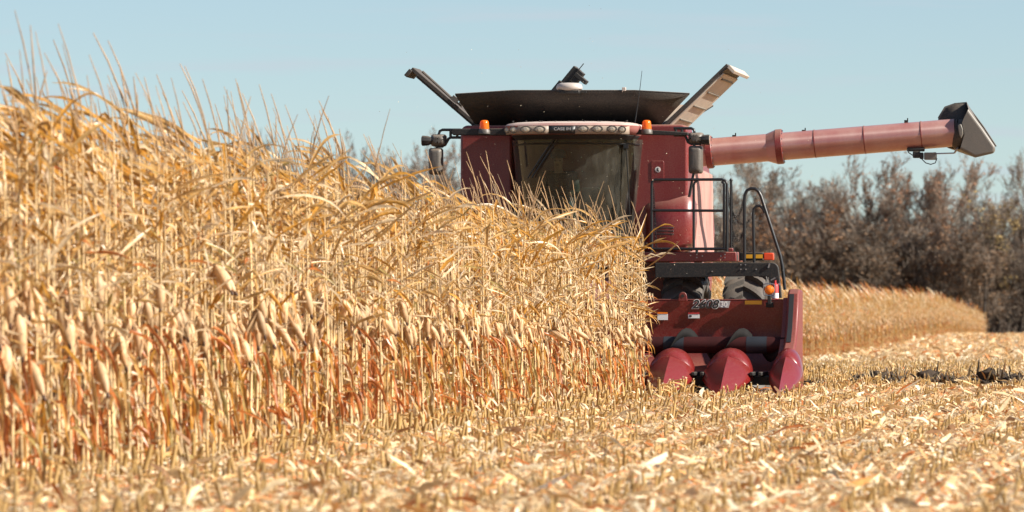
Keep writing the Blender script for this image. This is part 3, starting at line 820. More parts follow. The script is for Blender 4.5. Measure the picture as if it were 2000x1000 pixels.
m = MB(); m.rings([roof_ring(zb - .05, -.12, -.16), roof_ring(zb + .0, -.07, -.09), roof_ring(zb + .014, -.07, -.09)])
m.build('roof_visor', BLACK, roof, smooth=30)
def front_f(u):                                  # front face of the roof at u
    s = abs((u - uc) / hw_); xs_, fs_ = (0, .4, .8, .93, 1), (1.36, 1.34, 1.26, 1.12, .9)
    return float(np.interp(s, xs_, fs_)) + .012
def band(px0, px1, py0, py1, name, m_, lift, n=6, slant=0):
    q = MB(); rows = []
    for py in (py0, py1):
        r_ = []
        for i in range(n + 1):
            px = px0 + (px1 - px0) * i / n
            if py == py1 and slant: px += slant * (1 if i == n and slant > 0 else 1 if i == 0 and slant < 0 else 0)
            u, _, z = M(px, py, 1.25); r_.append((u, front_f(u) + lift, z))
        rows.append(r_)
    q.rings(rows, closed=False, cap=False)
    return q.build(name, m_, roof, smooth=40, solid=.012)
band(984, 1074, 246, 262, 'lamp_panel', LAMPTRIM, .022)
band(1126, 1228, 246, 262, 'lamp_panel', LAMPTRIM, .022)
band(1074, 1126, 246, 262, 'name_panel', DECALBLK, .022)
def oval_lamp(px, py, rx, rz):
    u, _, z = M(px, py, 1.25); f = front_f(u) + .03
    m = MB(); n = 20; prof = ((1.0, .0), (1.0, .016), (.86, .018), (.82, .008))
    m.rings([[(u + rx * t * math.cos(a), f + o_, z + rz * t * math.sin(a)) for a in np.linspace(0, 6.283, n + 1)[:-1]] for t, o_ in prof])
    return m.build('lamp_bezel', GREYP, roof, smooth=40), (u, f, z, rx, rz)
for px, py, rx in ((988, 253, .045), (1004, 253, .062), (1029, 253, .078), (1057, 253, .080), (1142, 252, .078), (1169, 252, .078), (1197, 252, .070), (1216, 253, .055)):
    bz_, (u, f, z, rx_, rz_) = oval_lamp(px, py, rx, .047)
    m = MB(); n = 20
    m.rings([[(u + rx * t * math.cos(a), f + o_, z + .047 * t * math.sin(a)) for a in np.linspace(0, 6.283, n + 1)[:-1]] for t, o_ in ((.84, .008), (.6, .016), (.3, .020), (.05, .021))])
    m.rings([[(u + .022 * math.cos(a), f + o_, z + .022 * math.sin(a)) for a in np.linspace(0, 6.283, 13)[:-1]] for o_ in (.015, .028)])
    m.build('roof_lamp', LENS, roof, smooth=40)
nu, _, nz2 = M(1101, 252.5, 1.25)
text('name_lettering', 'CASE IH', (nu, front_f(nu) + .032, nz2), .064, DECALGREY, roof, .001, ext=.003).scale = (1.0, .85, 1)
m = MB()
for k in range(12):
    px = 1000 + 19 * k + 7 * (k % 3); q = M(px, 237, 1.15); m.box((q[0], 1.05 + .02 * (k % 2), zr + .012), (.02, .05, .022), Matrix.Rotation(.5 * (k % 3), 3, 'Y'))
m.build('roof_bolts', BLACK, roof)
# glass: bowed windscreen and its side returns
gt = M(1110, 270, 1.2)[2]
def glass_row(z, bow):
    t = (z - zg0) / (gt - zg0); w_ = .70 + .19 * t ** .8
    return [(uc + UC * 0 + w_ * math.sin(a) * (1.0), .32 + (bow + .10 * t) * math.cos(a), z) for a in np.linspace(-1.75, 1.75, 19)]
m = MB(); m.rings([glass_row(z, .72) for z in np.linspace(zg0, gt, 8)], closed=False, cap=False)
ws = m.build('windscreen', GLASS, H, smooth=60)
for s in (-1, 1):
    pts = []
    for z in np.linspace(zg0 - .05, gt + .02, 8):
        r_ = glass_row(z, .72); q = r_[15 if s > 0 else 3]; pts.append((q[0] + s * .012, q[1] + .0, q[2]))
    pts = [(p[0], p[1] - .25, p[2]) for p in pts]
    pts = [((glass_row(p[2], .72)[-1 if s > 0 else 0][0]) + s * .03, glass_row(p[2], .72)[-1 if s > 0 else 0][1] + .12, p[2]) for p in pts]
    MB().tube(pts, .032, 8).build('cab_pillar', BLACK, H, smooth=50)
    pts = [(uc + s * (.86), -.28, z) for z in (zg0 - .1, gt + .02)]
    MB().tube(pts, .045, 8).build('cab_pillar', BLACK, H, smooth=50)
m = MB(); r_ = glass_row(zg0, .72); m.rings([[(p[0], p[1] + .02, zg0 - .22) for p in r_] + [(r_[-1][0], -.3, zg0 - .22), (r_[0][0], -.3, zg0 - .22)], [(p[0], p[1] + .02, zg0 - .01) for p in r_] + [(r_[-1][0], -.3, zg0 - .01), (r_[0][0], -.3, zg0 - .01)]])
m.build('cab_floor', BLACK, H)
rw = MB(); rw.span((uc - .87, -.36, zg0 - .1), (uc + .87, -.32, gt + .04)); back_wall = rw.build('cab_rear_wall', INTERIOR, H)
a, c_ = M(1066, 325, -.3), M(1170, 300, -.3)
MB().span((uc - .62, -.315, 2.78), (uc + .55, -.30, 3.28)).build('rear_window', REARW, back_wall)
MB().span((uc - .84, -.315, 2.2), (uc - .66, -.29, 3.5)).build('rear_trim', REARW, back_wall)
# seat, column, wheel
ds = M(1091, 330, .15)
seat = MB(); seat.box((ds[0], .08, 2.42), (.50, .50, .14)); seat.box((ds[0], -.17, 2.76), (.48, .13, .62), Matrix.Rotation(-.12, 3, 'X')); seat.box((ds[0], .05, 2.15), (.35, .35, .42))
seat.build('driver_seat', SEATM, H, bevel=.05, seg=3)
col = MB(); col.tube([(ds[0] + .02, .82, 1.95), (ds[0] + .02, .72, 2.5), (ds[0], .60, 2.66)], [.07, .06, .04], 10)
col_o = col.build('steering_column', SEATM, H)
wc = Vector((ds[0], .57, 2.68)); ax = Vector((0, -.55, .83)).normalized(); e1 = Vector((1, 0, 0)); e2 = ax.cross(e1)
ring = [wc + .20 * (math.cos(t) * e1 + math.sin(t) * e2) for t in np.linspace(0, 6.283, 25)]
sw = MB().tube(ring, .016, 8, cap=False); 
for t in (0, 2.09, 4.19): sw.tube([wc, wc + .20 * (math.cos(t) * e1 + math.sin(t) * e2)], .012, 6)
sw.build('steering_wheel', SEATM, col_o)
# monitor on the armrest side
MB().box((ds[0] + .48, .45, 2.72), (.26, .05, .2), Matrix.Rotation(.3, 3, 'Z')).build('cab_monitor', SEATM, H, bevel=.01)
# wipers
w0, w1 = M(1092, 262, 1.0), M(1042, 330, 1.0)
fw = lambda u, z: .32 + (.72 + .10 * (z - zg0) / (gt - zg0)) * math.cos(math.asin(max(-1, min(1, (u - uc) / .86)))) + .03
m = MB()
for du in (0, .06):
    pts = [(w0[0] + du + (w1[0] - w0[0]) * t, fw(w0[0] + du + (w1[0] - w0[0]) * t, w0[2] + (w1[2] - w0[2]) * t), w0[2] + (w1[2] - w0[2]) * t) for t in np.linspace(0, 1.25, 7)]
    m.tube(pts, .010, 6)
m.build('wiper', RAIL, H)
q0 = M(1222, 285, .9); m = MB(); m.tube([(q0[0], .85, q0[2]), (q0[0] + .03, .80, q0[2] - .6), (q0[0] + .05, .74, 2.1)], .009, 6); m.box((q0[0], .86, q0[2]), (.06, .06, .06)); m.build('wiper', RAIL, H)
hb = MB(); r_ = glass_row(gt - .07, .72); hb.tube([(p[0], p[1] + .02, p[2]) for p in r_[2:-2]], .011, 6); hb.build('windscreen_rail', RAIL, H)

# --- beacon arms, beacons, mirrors
for (pa, pb, pbx, py) in ((881, 1003, 946, 258), (1232, 1345, 1263, 258)):
    a, c_ = M(pa, 251.5, .75), M(pb, 265, .75)
    arm = MB().plate([(a[0], a[2] - .035), (a[0] + .03, a[2]), (c_[0], a[2]), (c_[0], c_[2]), (a[0] + .03, c_[2] + .01)] if pa < 1000 else [(a[0], a[2]), (c_[0] - .03, a[2] - .05), (c_[0], a[2] - .05), (c_[0], c_[2] + .0), (a[0], c_[2] + .02)], .70, .80).build('beacon_arm', BLACK, H, bevel=.01)
    bc = M(pbx, 254, .78); 
    m = MB(); m.rings([[(bc[0] + r_ * math.cos(t), .78 + r_ * math.sin(t), bc[2] + z) for t in np.linspace(0, 6.283, 21)[:-1]] for r_, z in ((.085, -.055), (.085, -.012), (.075, .0), (.072, .012))])
    m.build('beacon_base', GREYP, arm, smooth=40, bevel=.004)
    m = MB(); m.rings([[(bc[0] + r_ * math.cos(t), .78 + r_ * math.sin(t), bc[2] + z) for t in np.linspace(0, 6.283, 21)[:-1]] for r_, z in ((.066, .012), (.066, .03), (.060, .09), (.055, .118), (.040, .132), (.01, .136))])
    bo = m.build('beacon', AMBER, arm, smooth=50)
    m = MB(); m.rings([[(bc[0] + r_ * math.cos(t), .78 + r_ * math.sin(t), bc[2] + z) for t in np.linspace(0, 6.283, 11)[:-1]] for r_, z in ((.03, .02), (.03, .08), (.012, .10))]); m.build('beacon_bulb', ORANGE, arm, smooth=50)
def mirror(pp):
    mr = MB(); F_ = .72
    for path in pp['frame']:
        mr.tube([M(x, y, F_) for x, y in path], .019, 8)
    fr = mr.build('mirror', RAIL, H, smooth=50)
    x0, y0, x1, y1 = pp['wide']; a, c_ = M(x0, y1, F_), M(x1, y0, F_)
    q = MB(); q.rings([[(u, f, z) for u, z in round_rect(a[0] + e, c_[0] - e, a[2] + e, c_[2] - e, .04)] for f, e in ((.62, .0), (.70, .0), (.76, .012), (.80, .05), (.805, .09))]); q.build('mirror_housing', GREYP, fr, smooth=50)
    x0, y0, x1, y1 = pp['tall']; a, c_ = M(x0, y1, F_), M(x1, y0, F_)
    q = MB(); q.rings([[(u, f, z) for u, z in round_rect(a[0] + e, c_[0] - e, a[2] + e, c_[2] - e, .035)] for f, e in ((.63, .0), (.72, .0), (.765, .012), (.79, .04), (.795, .06))]); q.build('mirror_housing', GREYP, fr, smooth=50)
    q = MB(); q.span((a[0] + .015, .625, a[2] + .015), (c_[0] - .015, .63, c_[2] - .015)); q.build('mirror_glass', STEEL, fr)
    lx, ly, sg = pp['lamp']; c_ = M(lx, ly, F_)
    q = MB(); q.rings([[(c_[0] + sg * o_, F_ + .03 + .06 * math.cos(t) * r_, c_[2] + .07 * math.sin(t) * r_) for t in np.linspace(0, 6.283, 9)[:-1]] for r_, o_ in ((.55, -.09), (.9, -.03), (1, .03), (1, .055))]); q.build('work_lamp', BLACK, fr, smooth=30)
    q = MB(); q.rings([[(c_[0] + sg * o_, F_ + .03 + .052 * math.cos(t), c_[2] + .06 * math.sin(t)) for t in np.linspace(0, 6.283, 9)[:-1]] for o_ in (.054, .062)]); q.build('lamp_lens', LENS, fr)
mirror(dict(frame=[[(900, 253.5), (864, 253.5), (859, 256), (857, 262), (857, 275)], [(900, 268.5), (880, 268.5), (876, 271), (871, 280), (864, 286), (853, 286)], [(880, 254), (880, 268)], [(893, 252), (893, 271)], [(853, 285), (853, 292)]], wide=(841, 262, 871, 286), tall=(837, 289, 864, 341), lamp=(833, 275, -1)))
mirror(dict(frame=[[(1316, 250.5), (1350, 250.5), (1355, 253), (1356.5, 258), (1356.5, 266)], [(1316, 264), (1336, 264), (1340, 268), (1344, 278), (1350, 281), (1370, 281)], [(1332, 251), (1332, 264)], [(1320, 249), (1320, 266)], [(1356, 281), (1356, 290), (1355, 338), (1352, 352), (1346, 385)]], wide=(1344, 258.5, 1374, 281), tall=(1345, 284.5, 1372, 339), lamp=(1378, 273, 1)))

# --- unloading tube and spout
FA = -1.3
tc0, tc1 = M(1352, 300, FA), M(1866, 259, FA)
Rt = 27.2 / K * 78.2
def at_t(t, dr=0, du=0): return (tc0[0] + (tc1[0] - tc0[0]) * t, FA, tc0[2] + (tc1[2] - tc0[2]) * t)
def tpx(px): return (px - 1352) / (1866 - 1352)
m = MB(); m.tube([at_t(t) for t in np.linspace(0, 1, 14)], Rt, 40)
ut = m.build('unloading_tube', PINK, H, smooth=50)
for px in (1593, 1690, 1801):
    m = MB(); m.tube([at_t(tpx(px - .9)), at_t(tpx(px + .9))], Rt + .006, 40); m.build('weld_seam', RED, ut, smooth=30)
def flange(px0, px1, dr):
    m = MB(); m.tube([at_t(tpx(px0)), at_t(tpx(px1))], Rt + dr, 40); o = m.build('tube_flange', RED, ut, smooth=30, bevel=.006)
    m = MB(); ax_ = (Vector(at_t(1)) - Vector(at_t(0))).normalized(); e1 = Vector((0, 1, 0)); e2 = ax_.cross(e1)
    for k in range(14):
        q = Vector(at_t(tpx(px1))) + (Rt + dr - .02) * (math.cos(k * .4488) * e1 + math.sin(k * .4488) * e2); m.tube([q, q + ax_ * .012], .010, 6)
    m.build('flange_bolts', STEEL, o)
flange(1380, 1392, .035); flange(1517, 1530, .05)
m = MB(); m.tube([at_t(tpx(1500)), at_t(tpx(1517))], [Rt + .002, Rt + .045], 40); m.build('tube_collar', PINK, ut, smooth=50)
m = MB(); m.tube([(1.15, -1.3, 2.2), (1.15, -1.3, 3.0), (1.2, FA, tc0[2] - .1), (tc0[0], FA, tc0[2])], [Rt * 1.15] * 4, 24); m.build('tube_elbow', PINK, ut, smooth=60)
m = MB()
for px, py in ((1434, 266), (1570, 256), (1770, 237)):
    q = M(px, py, FA); m.box((q[0], FA, q[2]), (.05, .05, .035)); m.box((q[0] + .02, FA, q[2] + .02), (.015, .02, .05))
m.build('tube_brackets', BLACK, ut)
# the rubber spout
NP = [(1892, 213), (1920, 251), (1945, 287), (1943, 299), (1905, 308), (1875, 292), (1884, 262), (1879, 240), (1884, 228), (1888, 220)]
FP = [(1888, 199), (1920, 249), (1944, 286), (1942, 297), (1905, 306), (1850, 289), (1836, 255), (1832, 229), (1845, 208), (1865, 201)]
fN, fF = FA + .22, FA - .30
m = MB(); iN = [m.p(M(x, y, fN)) for x, y in NP]; iF = [m.p(M(x, y, fF)) for x, y in FP]
mid_pts = [M((a[0] + c_[0]) / 2 + 4, (a[1] + c_[1]) / 2 - 1 + (3 if a[1] > 280 else 0), FA + .26) for a, c_ in zip(NP[:6], NP[:6])]
m.f.append(tuple(iN)); m.f.append(tuple(iF))
for k in range(5): m.f.append((iN[k], iN[k + 1], iF[k + 1], iF[k]))
spout = m.build('spout', CHUTE, ut, bevel=.045, seg=4, smooth=60)
m = MB(); iF = [m.p(M(x, y, fF + .02)) for x, y in [(1887, 202), (1915, 246), (1905, 300), (1856, 286), (1840, 255), (1836, 231), (1847, 211), (1865, 204)]]; m.f.append(tuple(iF)); m.build('spout_inner_shade', RUBBER, spout, solid=.01)  # dark sheet standing in for the shade on the far inner wall
m = MB(); m.tube([M(1866, 259, FA), M(1876, 262, FA), M(1885, 266, FA)], [Rt * 1.0, Rt * 1.14, Rt * 1.05], 32); m.tube([M(1846, 262, FA), M(1870, 262, FA)], [Rt * .3, Rt * 1.12], 32)
m.build('spout_boot', RUBBER, spout, smooth=50)
pts = [M(x, y, fN + .02) for x, y in NP[:3]]
MB().tube([M(1887, 200, fF), M(1893, 211, fF + .1), M(1921, 248, FA), M(1946, 286, FA)], .012, 6).build('spout_edge', RUBBER, spout)
pl = MB(); c_ = M(1875, 256, FA + .24); pl.plate([(c_[0] + x * .05, c_[2] + y * .10) for x, y in ((-.6, .8), (.3, 1), (.8, .3), (.9, -.4), (.3, -1), (-.2, -.5))], FA + .2, FA + .26); pl.build('spout_hinge', CHUTE, spout, bevel=.01)
# spout actuator under the tube
q0, q1, q2 = M(1806, 305, FA + .1), M(1845, 300, FA + .1), M(1864, 299, FA + .1)
m = MB(); m.box((q0[0] + .08, FA + .1, q0[2] + .0), (.17, .12, .10)); act = m.build('spout_actuator', CHUTE, ut, bevel=.012)
m = MB(); m.box((q0[0] - .04, FA + .1, q0[2] + .005), (.05, .11, .09)); m.box((q0[0] - .11, FA + .1, q0[2] + .02), (.10, .12, .09)); m.box((q0[0] - .12, FA + .1, q0[2] + .09), (.24, .10, .05)); m.build('actuator_motor', BLACK, act, bevel=.012)
m = MB(); m.tube([(q0[0] + .12, FA + .1, q0[2] + .03), (q1[0] - .12, FA + .1, q1[2])], .022, 8); m.tube([(q1[0] - .12, FA + .1, q1[2]), q2], .010, 6); m.tube([q2, M(1872, 288, FA + .1)], .014, 6); m.build('actuator_rod', STEEL, act)
m = MB(); m.tube([M(x, y, FA + .16) for x, y in ((1796, 298), (1800, 310), (1808, 318), (1818, 321), (1827, 318), (1830, 309))], .007, 6); m.tube([M(x, y, FA + .16) for x, y in ((1772, 291), (1775, 298), (1784, 304), (1796, 300))], .008, 6); m.build('actuator_cable', RAIL, act)

# --- platform, railing, ladder
FPL = .95
a, c_ = M(1255, 511, FPL), M(1438, 492, FPL)
plat = MB().span((a[0] - .05, FPL - 1.0, a[2]), (c_[0], FPL, c_[2])).build('platform', RED, H, bevel=.012)
m = MB()
for px, py in ((1361, 497), (1361, 503), (1372, 500), (1408, 500), (1416, 497), (1416, 503), (1349, 499)):
    q = M(px, py, FPL); m.tube([(q[0], FPL, q[2]), (q[0], FPL + .008, q[2])], .009, 6)
m.build('platform_bolts', STEEL, plat)
def rail_path(pts, F_): return [M(x, y, F_) for x, y in pts]
FR = .97
m = MB(); r0 = .0195
m.tube(rail_path([(1273, 492), (1273, 362), (1274, 355), (1279, 351), (1410, 350.5), (1417, 353), (1420, 360), (1420, 492)], FR), r0, 10)
m.tube(rail_path([(1273, 411), (1414, 411.5)], FR), r0 * .95, 8)
m.tube(rail_path([(1355, 487), (1355, 362), (1357, 356), (1362, 353)], FR), r0 * .9, 8)
m.tube(rail_path([(1410, 354), (1414, 360), (1414, 486)], FR), r0 * .9, 8)
m.tube(rail_path([(1273, 486), (1420, 486)], FR), r0, 8)
m.tube(rail_path([(1361, 486), (1361, 495)], FR), r0, 8)
m.build('railing', RAIL, H, smooth=50)
FL = .9
m = MB(); m.tube(rail_path([(1428, 488), (1428, 355)], FL), .016, 8)
q = M(1428, 352, FL); m.rings([[(q[0] + r_ * math.cos(t), FL + r_ * math.sin(t), q[2] + z) for t in np.linspace(0, 6.283, 11)[:-1]] for r_, z in ((.008, -.024), (.022, -.01), (.024, .005), (.012, .024))])
m.build('gate_post', RAIL, H, smooth=50)
q = M(1427, 488, FL); MB().box((q[0], FL, q[2]), (.07, .05, .05)).build('post_clamp', RED, H, bevel=.012)
def chain(pts, name='gate_chain'):
    m = MB(); P = [Vector(p) for p in pts]; seg = [(P[i + 1] - P[i]).length for i in range(len(P) - 1)]; tot = sum(seg); n = max(3, int(tot / .030))
    for k in range(n):
        s = tot * (k + .5) / n; i = 0
        while i < len(seg) - 1 and s > seg[i]: s -= seg[i]; i += 1
        p = P[i].lerp(P[i + 1], s / seg[i]); d = (P[i + 1] - P[i]).normalized(); sd = d.cross(Vector((0, 1, 0)) if k % 2 else Vector((.4, .6, .7))).normalized()
        if k % 2 == 0: sd = (sd + Vector((0, 1, 0))).normalized()
        m.tube([p + d * .021 * math.cos(t) + sd * .011 * math.sin(t) for t in np.linspace(0, 6.283, 9)], .0042, 4, cap=False)
    return m.build(name, RAIL, H, smooth=60)
def sag(p, q, dip, n=8): return [tuple(Vector(p).lerp(Vector(q), t) - Vector((0, 0, dip * 4 * t * (1 - t)))) for t in np.linspace(0, 1, n + 1)]
chain(sag(M(1420, 366, FL), M(1452, 392, FL), .30)); chain(sag(M(1421, 392, FL), M(1465, 428, FL), .17)); chain(sag(M(1426, 430, FL), M(1452, 452, FL), .19))
chain(sag(M(1429, 360, FL), M(1431, 484, FL), .0)); chain(sag(M(1276, 366, FR), M(1282, 484, FR), .0))
m = MB()
m.tube(rail_path([(1454, 512), (1454, 392), (1455, 380), (1459, 372), (1466, 368.5), (1474, 368.5), (1481, 373), (1486, 382), (1524, 500), (1528, 520), (1533, 566)], FL), .0225, 10)
m.tube(rail_path([(1473, 517), (1471, 418), (1472, 409), (1477, 403), (1484, 402), (1490, 407), (1494, 416)], FL), .0205, 10)
m.build('ladder_handrail', RAIL, H, smooth=50)
# black swing frame of the folded ladder
a = M(1280, 540, 1.0); c_ = M(1508, 513, 1.0); e_ = M(1527, 582, 1.0); k_ = M(1504, 540, 1.0)
out = [(a[0], c_[2]), (c_[0], c_[2])] + [(c_[0] + .09 * math.sin(t), c_[2] - .09 + .09 * math.cos(t)) for t in np.linspace(.2, 1.57, 5)] + [(e_[0], e_[2]), (e_[0] - .05, e_[2]), (k_[0] + .02, k_[2] - .12), (k_[0] - .02, k_[2]), (M(1392, 0, 1.0)[0], k_[2] - .0), (M(1376, 0, 1.0)[0], k_[2] - .01), (a[0], k_[2] - .02)]
lf = MB().plate(out, .94, 1.04).build('ladder_frame', BLACK, H, bevel=.008)
m = MB()
for px, py in ((1447, 517), (1456, 517), (1447, 526), (1457, 526), (1477, 526), (1391, 530)):
    q = M(px, py, 1.045); m.tube([(q[0], 1.035, q[2]), (q[0], 1.05, q[2])], .010, 6)
q = M(1502, 519, 1.045); m.box((q[0], 1.05, q[2]), (.018, .02, .06), Matrix.Rotation(.3, 3, 'Y')); q = M(1510, 545, 1.045); m.box((q[0], 1.06, q[2]), (.07, .02, .016), Matrix.Rotation(-.5, 3, 'Y')); q = M(1522, 555, 1.045); m.box((q[0], 1.05, q[2]), (.03, .03, .03))
m.build('frame_bolts', STEEL, lf)
# marker lamp cluster behind the ladder rail
a, c_ = M(1446, 509, .8), M(1491, 493, .8)
lb = MB().span((a[0], .72, a[2]), (c_[0], .80, c_[2])).build('marker_lamp', BLACK, H, bevel=.012)
for p0_, p1_ in ((1457, 1472), (1476, 1490)):
    a, c_ = M(p0_, 504.5, .81), M(p1_, 497, .81); MB().span((a[0], .795, a[2]), (c_[0], .806, c_[2])).build('yellow_reflector', YELLOW, lb)
a, c_ = M(1491, 508, .81), M(1511, 494, .81); MB().span((a[0] + .004, .73, a[2]), (c_[0], .81, c_[2])).build('red_lens', REDLENS, lb, bevel=.01)
a = M(1445, 501, .83); MB().tube([(a[0] + .0, .83, a[2] + .06), (a[0], .83, a[2] - .06)], .012, 6).build('lamp_guard', RAIL, lb)
# small fire extinguisher beside the ladder
q = M(1514, 568, 1.12)
m = MB(); m.rings([[(q[0] + r_ * math.cos(t), 1.12 + r_ * math.sin(t), q[2] + z) for t in np.linspace(0, 6.283, 13)[:-1]] for r_, z in ((.045, -.16), (.045, .06), (.035, .09), (.015, .10), (.015, .14))]); ex = m.build('fire_extinguisher', DECALRED, H, smooth=50)
m = MB(); m.rings([[(q[0] + .0465 * math.cos(t), 1.12 + .0465 * math.sin(t), q[2] + z) for t in np.linspace(0, 6.283, 13)[:-1]] for z in (-.10, -.03)], cap=False); m.build('extinguisher_label', WHITE, ex, smooth=50)

# --- wheels
def wheel(u, f, R, W, nl):
    zc = R - .03
    m = MB(); n = 48
    prof = [(-.36, .62), (-.46, .70), (-.5, .82), (-.48, .92), (-.40, .955), (-.2, .965), (0, .968), (.2, .965), (.40, .955), (.48, .92), (.5, .82), (.46, .70), (.36, .62)]
    m.rings([[(u + W * a, f + R * .955 * r * math.cos(t), zc + R * .955 * r * math.sin(t)) for a, r in prof] for t in np.linspace(0, 6.283185, n + 1)], closed=False, cap=False)
    # chevron lugs
    for k in range(nl):
        for s in (-1, 1):
            t0 = 2 * math.pi * (k + (.5 if s > 0 else 0)) / nl; rows = []
            for q, (a, dt) in enumerate(((.0, .0), (.16, .055), (.33, .125), (.46, .185), (.505, .21))):
                tt = t0 - dt * 1.25; hw = .052 + .016 * (q / 4); r0 = R * (.915 if a < .45 else .86); r1 = R * (1.0 if a < .4 else .975 if a < .5 else .90)
                def P(t, r): return (u + s * a * W, f + r * math.cos(t), zc + r * math.sin(t))
                rows.append([P(tt - hw, r0), P(tt - hw * .62, r1), P(tt + hw * .62, r1), P(tt + hw, r0)])
            m.rings(rows)
    ty = m.build('tyre', TYRE, H, smooth=30)
    m = MB(); m.rings([[(u + a * W, f + r * R * math.cos(t), zc + r * R * math.sin(t)) for t in np.linspace(0, 6.283, 33)[:-1]] for a, r in ((-.36, .60), (-.3, .56), (-.1, .50), (-.05, .2), (.05, .2), (.1, .5), (.3, .56), (.36, .60))]); m.build('wheel_rim', RED, ty, smooth=40)
for u in (1.44, 2.27, -1.62, -2.45): wheel(u, .05, .87, .56, 18)
for u in (1.3, -1.5): wheel(u, -3.7, .60, .42, 14)
MB().tube([(-2.4, .05, .82), (2.2, .05, .82)], .14, 12).build('axle', BLACK, H)
MB().tube([(-1.4, -3.7, .6), (1.2, -3.7, .6)], .10, 12).build('axle', BLACK, H)
fd = MB(); fd.rings([[(M(1350, 0, .3)[0], .5, 1.95), (M(1366, 0, .3)[0], .5, 1.72)], [(M(1354, 0, .3)[0], .45, 1.95), (M(1373, 0, .3)[0], .45, 1.66)], [(M(1353, 0, .3)[0], -.3, 1.95), (M(1379, 0, .3)[0], -.3, 1.62)]], closed=False, cap=False); fd.build('wheel_guard', SIDE, H, solid=.02)
m = MB(); m.rings([[(uc - .6, .4, 1.3), (uc + .6, .4, 1.3), (uc + .6, .4, 1.9), (uc - .6, .4, 1.9)], [(-.6, 1.45, .5), (.6, 1.45, .5), (.6, 1.45, 1.15), (-.6, 1.45, 1.15)]]); m.build('feeder_house', RED, H, bevel=.02)

# --- the corn head
zt = M(1400, 586, 1.55)[2]; UE = 2.96
m = MB()
prof = [(1.40, zt), (1.56, zt), (1.56, zt - .09), (1.53, .98), (1.52, .78), (1.56, .58), (1.68, .44), (1.9, .36), (2.2, .36), (2.2, .30), (1.40, .30)]
m.prism(prof, -UE, UE)
head = m.build('corn_head', HEADRED, H, smooth=40, bevel=.006)
MB().span((-UE, 1.45, zt), (UE, 1.565, zt + .012)).build('top_edge', RED, head, bevel=.004)
for s in (-1, 1):
    m = MB(); pr = [(1.2, 1.43), (1.58, 1.44), (1.72, 1.38), (1.86, 1.15), (2.02, .92), (2.22, .74), (2.5, .62), (2.8, .55), (2.95, .42), (2.95, .14), (1.2, .12)]
    m.prism(pr, s * 2.965, s * 3.125)
    ep = m.build('end_panel', HEADRED, head, bevel=.03, seg=3, smooth=35)
    m = MB()
    for (f0, z0), (f1, z1) in (((1.872, 1.15), (2.032, .92)), ((2.032, .92), (2.232, .742)), ((1.732, 1.375), (1.872, 1.15))):
        m.rings([[(s * 2.995, f0 + .012, z0), (s * 3.055, f0 + .012, z0), (s * 3.055, f0 - .02, z0), (s * 2.995, f0 - .02, z0)], [(s * 2.995, f1 + .012, z1), (s * 3.055, f1 + .012, z1), (s * 3.055, f1 - .02, z1), (s * 2.995, f1 - .02, z1)]])
    m.build('edge_strip', DECALBLK, ep)
    m = MB(); m.prism([(1.36, zt + .03), (1.62, zt + .03), (1.90, .88), (2.3, .62), (2.7, .5), (2.7, .3), (1.36, .3)], s * 2.90, s * 2.962); m.build('inner_sheet', HEADRED, ep, bevel=.006)
q = M(1548, 594, 1.66); MB().span((q[0] - .06, 1.56, q[2] - .06), (q[0] + .03, 1.64, q[2] + .06)).build('dark_plate', RUBBER, head, bevel=.004)
# cross auger with its flighting
DARKAUG = simple('shaded_red_auger', (.035, .006, .006), .7, spec=.2, var=.4)  # auger red darkened to carry the shade of the trough
BLUEREFL = simple('auger_blue_reflection', (.018, .021, .028), .6, spec=.3, var=.4)  # blue-grey reflection on the red tube, put in as a dark colour
m = MB(); m.tube([(-UE, 1.98, .70), (UE, 1.98, .70)], .11, 16); au = m.build('cross_auger', DARKAUG, head, smooth=50)
for a, c_ in ((-2.6, -2.25), (-1.2, -.9), (.7, 1.0), (1.35, 1.62), (2.45, 2.72)): MB().tube([(a, 1.98, .70), (c_, 1.98, .70)], .113, 16, cap=False).build('reflection_band', BLUEREFL, au, smooth=50)  # bands of reflection coloured onto the tube
m = MB(); rows = []
for k in range(-66, 67):
    t = k * .38; u = k * .0445; t = t if k >= 0 else -t
    rows.append([(u, 1.98 + r_ * math.cos(t), .70 + r_ * math.sin(t)) for r_ in (.10, .225)])
m.rings(rows, closed=False, cap=False); m.build('auger_flighting', simple('shaded_flight_steel', (.014, .013, .013), .85, spec=.12, var=.4), au, smooth=60, solid=.008)  # flight colour darkened for the shade inside the trough
# row dividers: pointed snout and rounded hood
def divider(u, wf=1.0, side=0):
    """cross-sections from tip backwards: f, half width, top z, bottom z, ridge sharpness"""
    def sec(f, w_, zt_, zb_, sh, n=16):
        out = []
        for i in range(n + 1):
            a = math.pi * i / n; c_, s_ = math.cos(a), math.sin(a)
            x = w_ * (abs(c_) ** (1.0)) * (1 if c_ > 0 else -1)
            zz = (1 - sh) * s_ ** .75 + sh * (1 - abs(c_)) ** .9
            out.append((u + x, f, zb_ + (zt_ - zb_) * zz))
        return out + [(u - w_ * .96, f, zb_ - .02), (u + w_ * .96, f, zb_ - .02)]
    m = MB(); S = ((3.92, .010, .10, .08, 1), (3.74, .075, .185, .09, .95), (3.5, .165, .30, .13, .85), (3.25, .255, .415, .19, .70), (3.02, .315, .495, .245, .52), (2.86, .335, .555, .27, .38), (2.80, .32, .565, .27, .34))
    m.rings([sec(f, w_ * wf, a, c_, s_) for f, w_, a, c_, s_ in S])
    dv = m.build('divider', POLY, head, smooth=28)
    m = MB(); S = ((2.84, .25, .555, .27, .25), (2.80, .295, .60, .26, .2), (2.70, .312, .645, .25, .12), (2.55, .31, .668, .24, .06), (2.40, .295, .665, .22, 0), (2.25, .25, .645, .25, 0), (2.08, .17, .60, .3, 0))
    m.rings([sec(f, w_ * wf, a, c_, s_) for f, w_, a, c_, s_ in S])
    m.build('divider_hood', POLY, head, smooth=50)
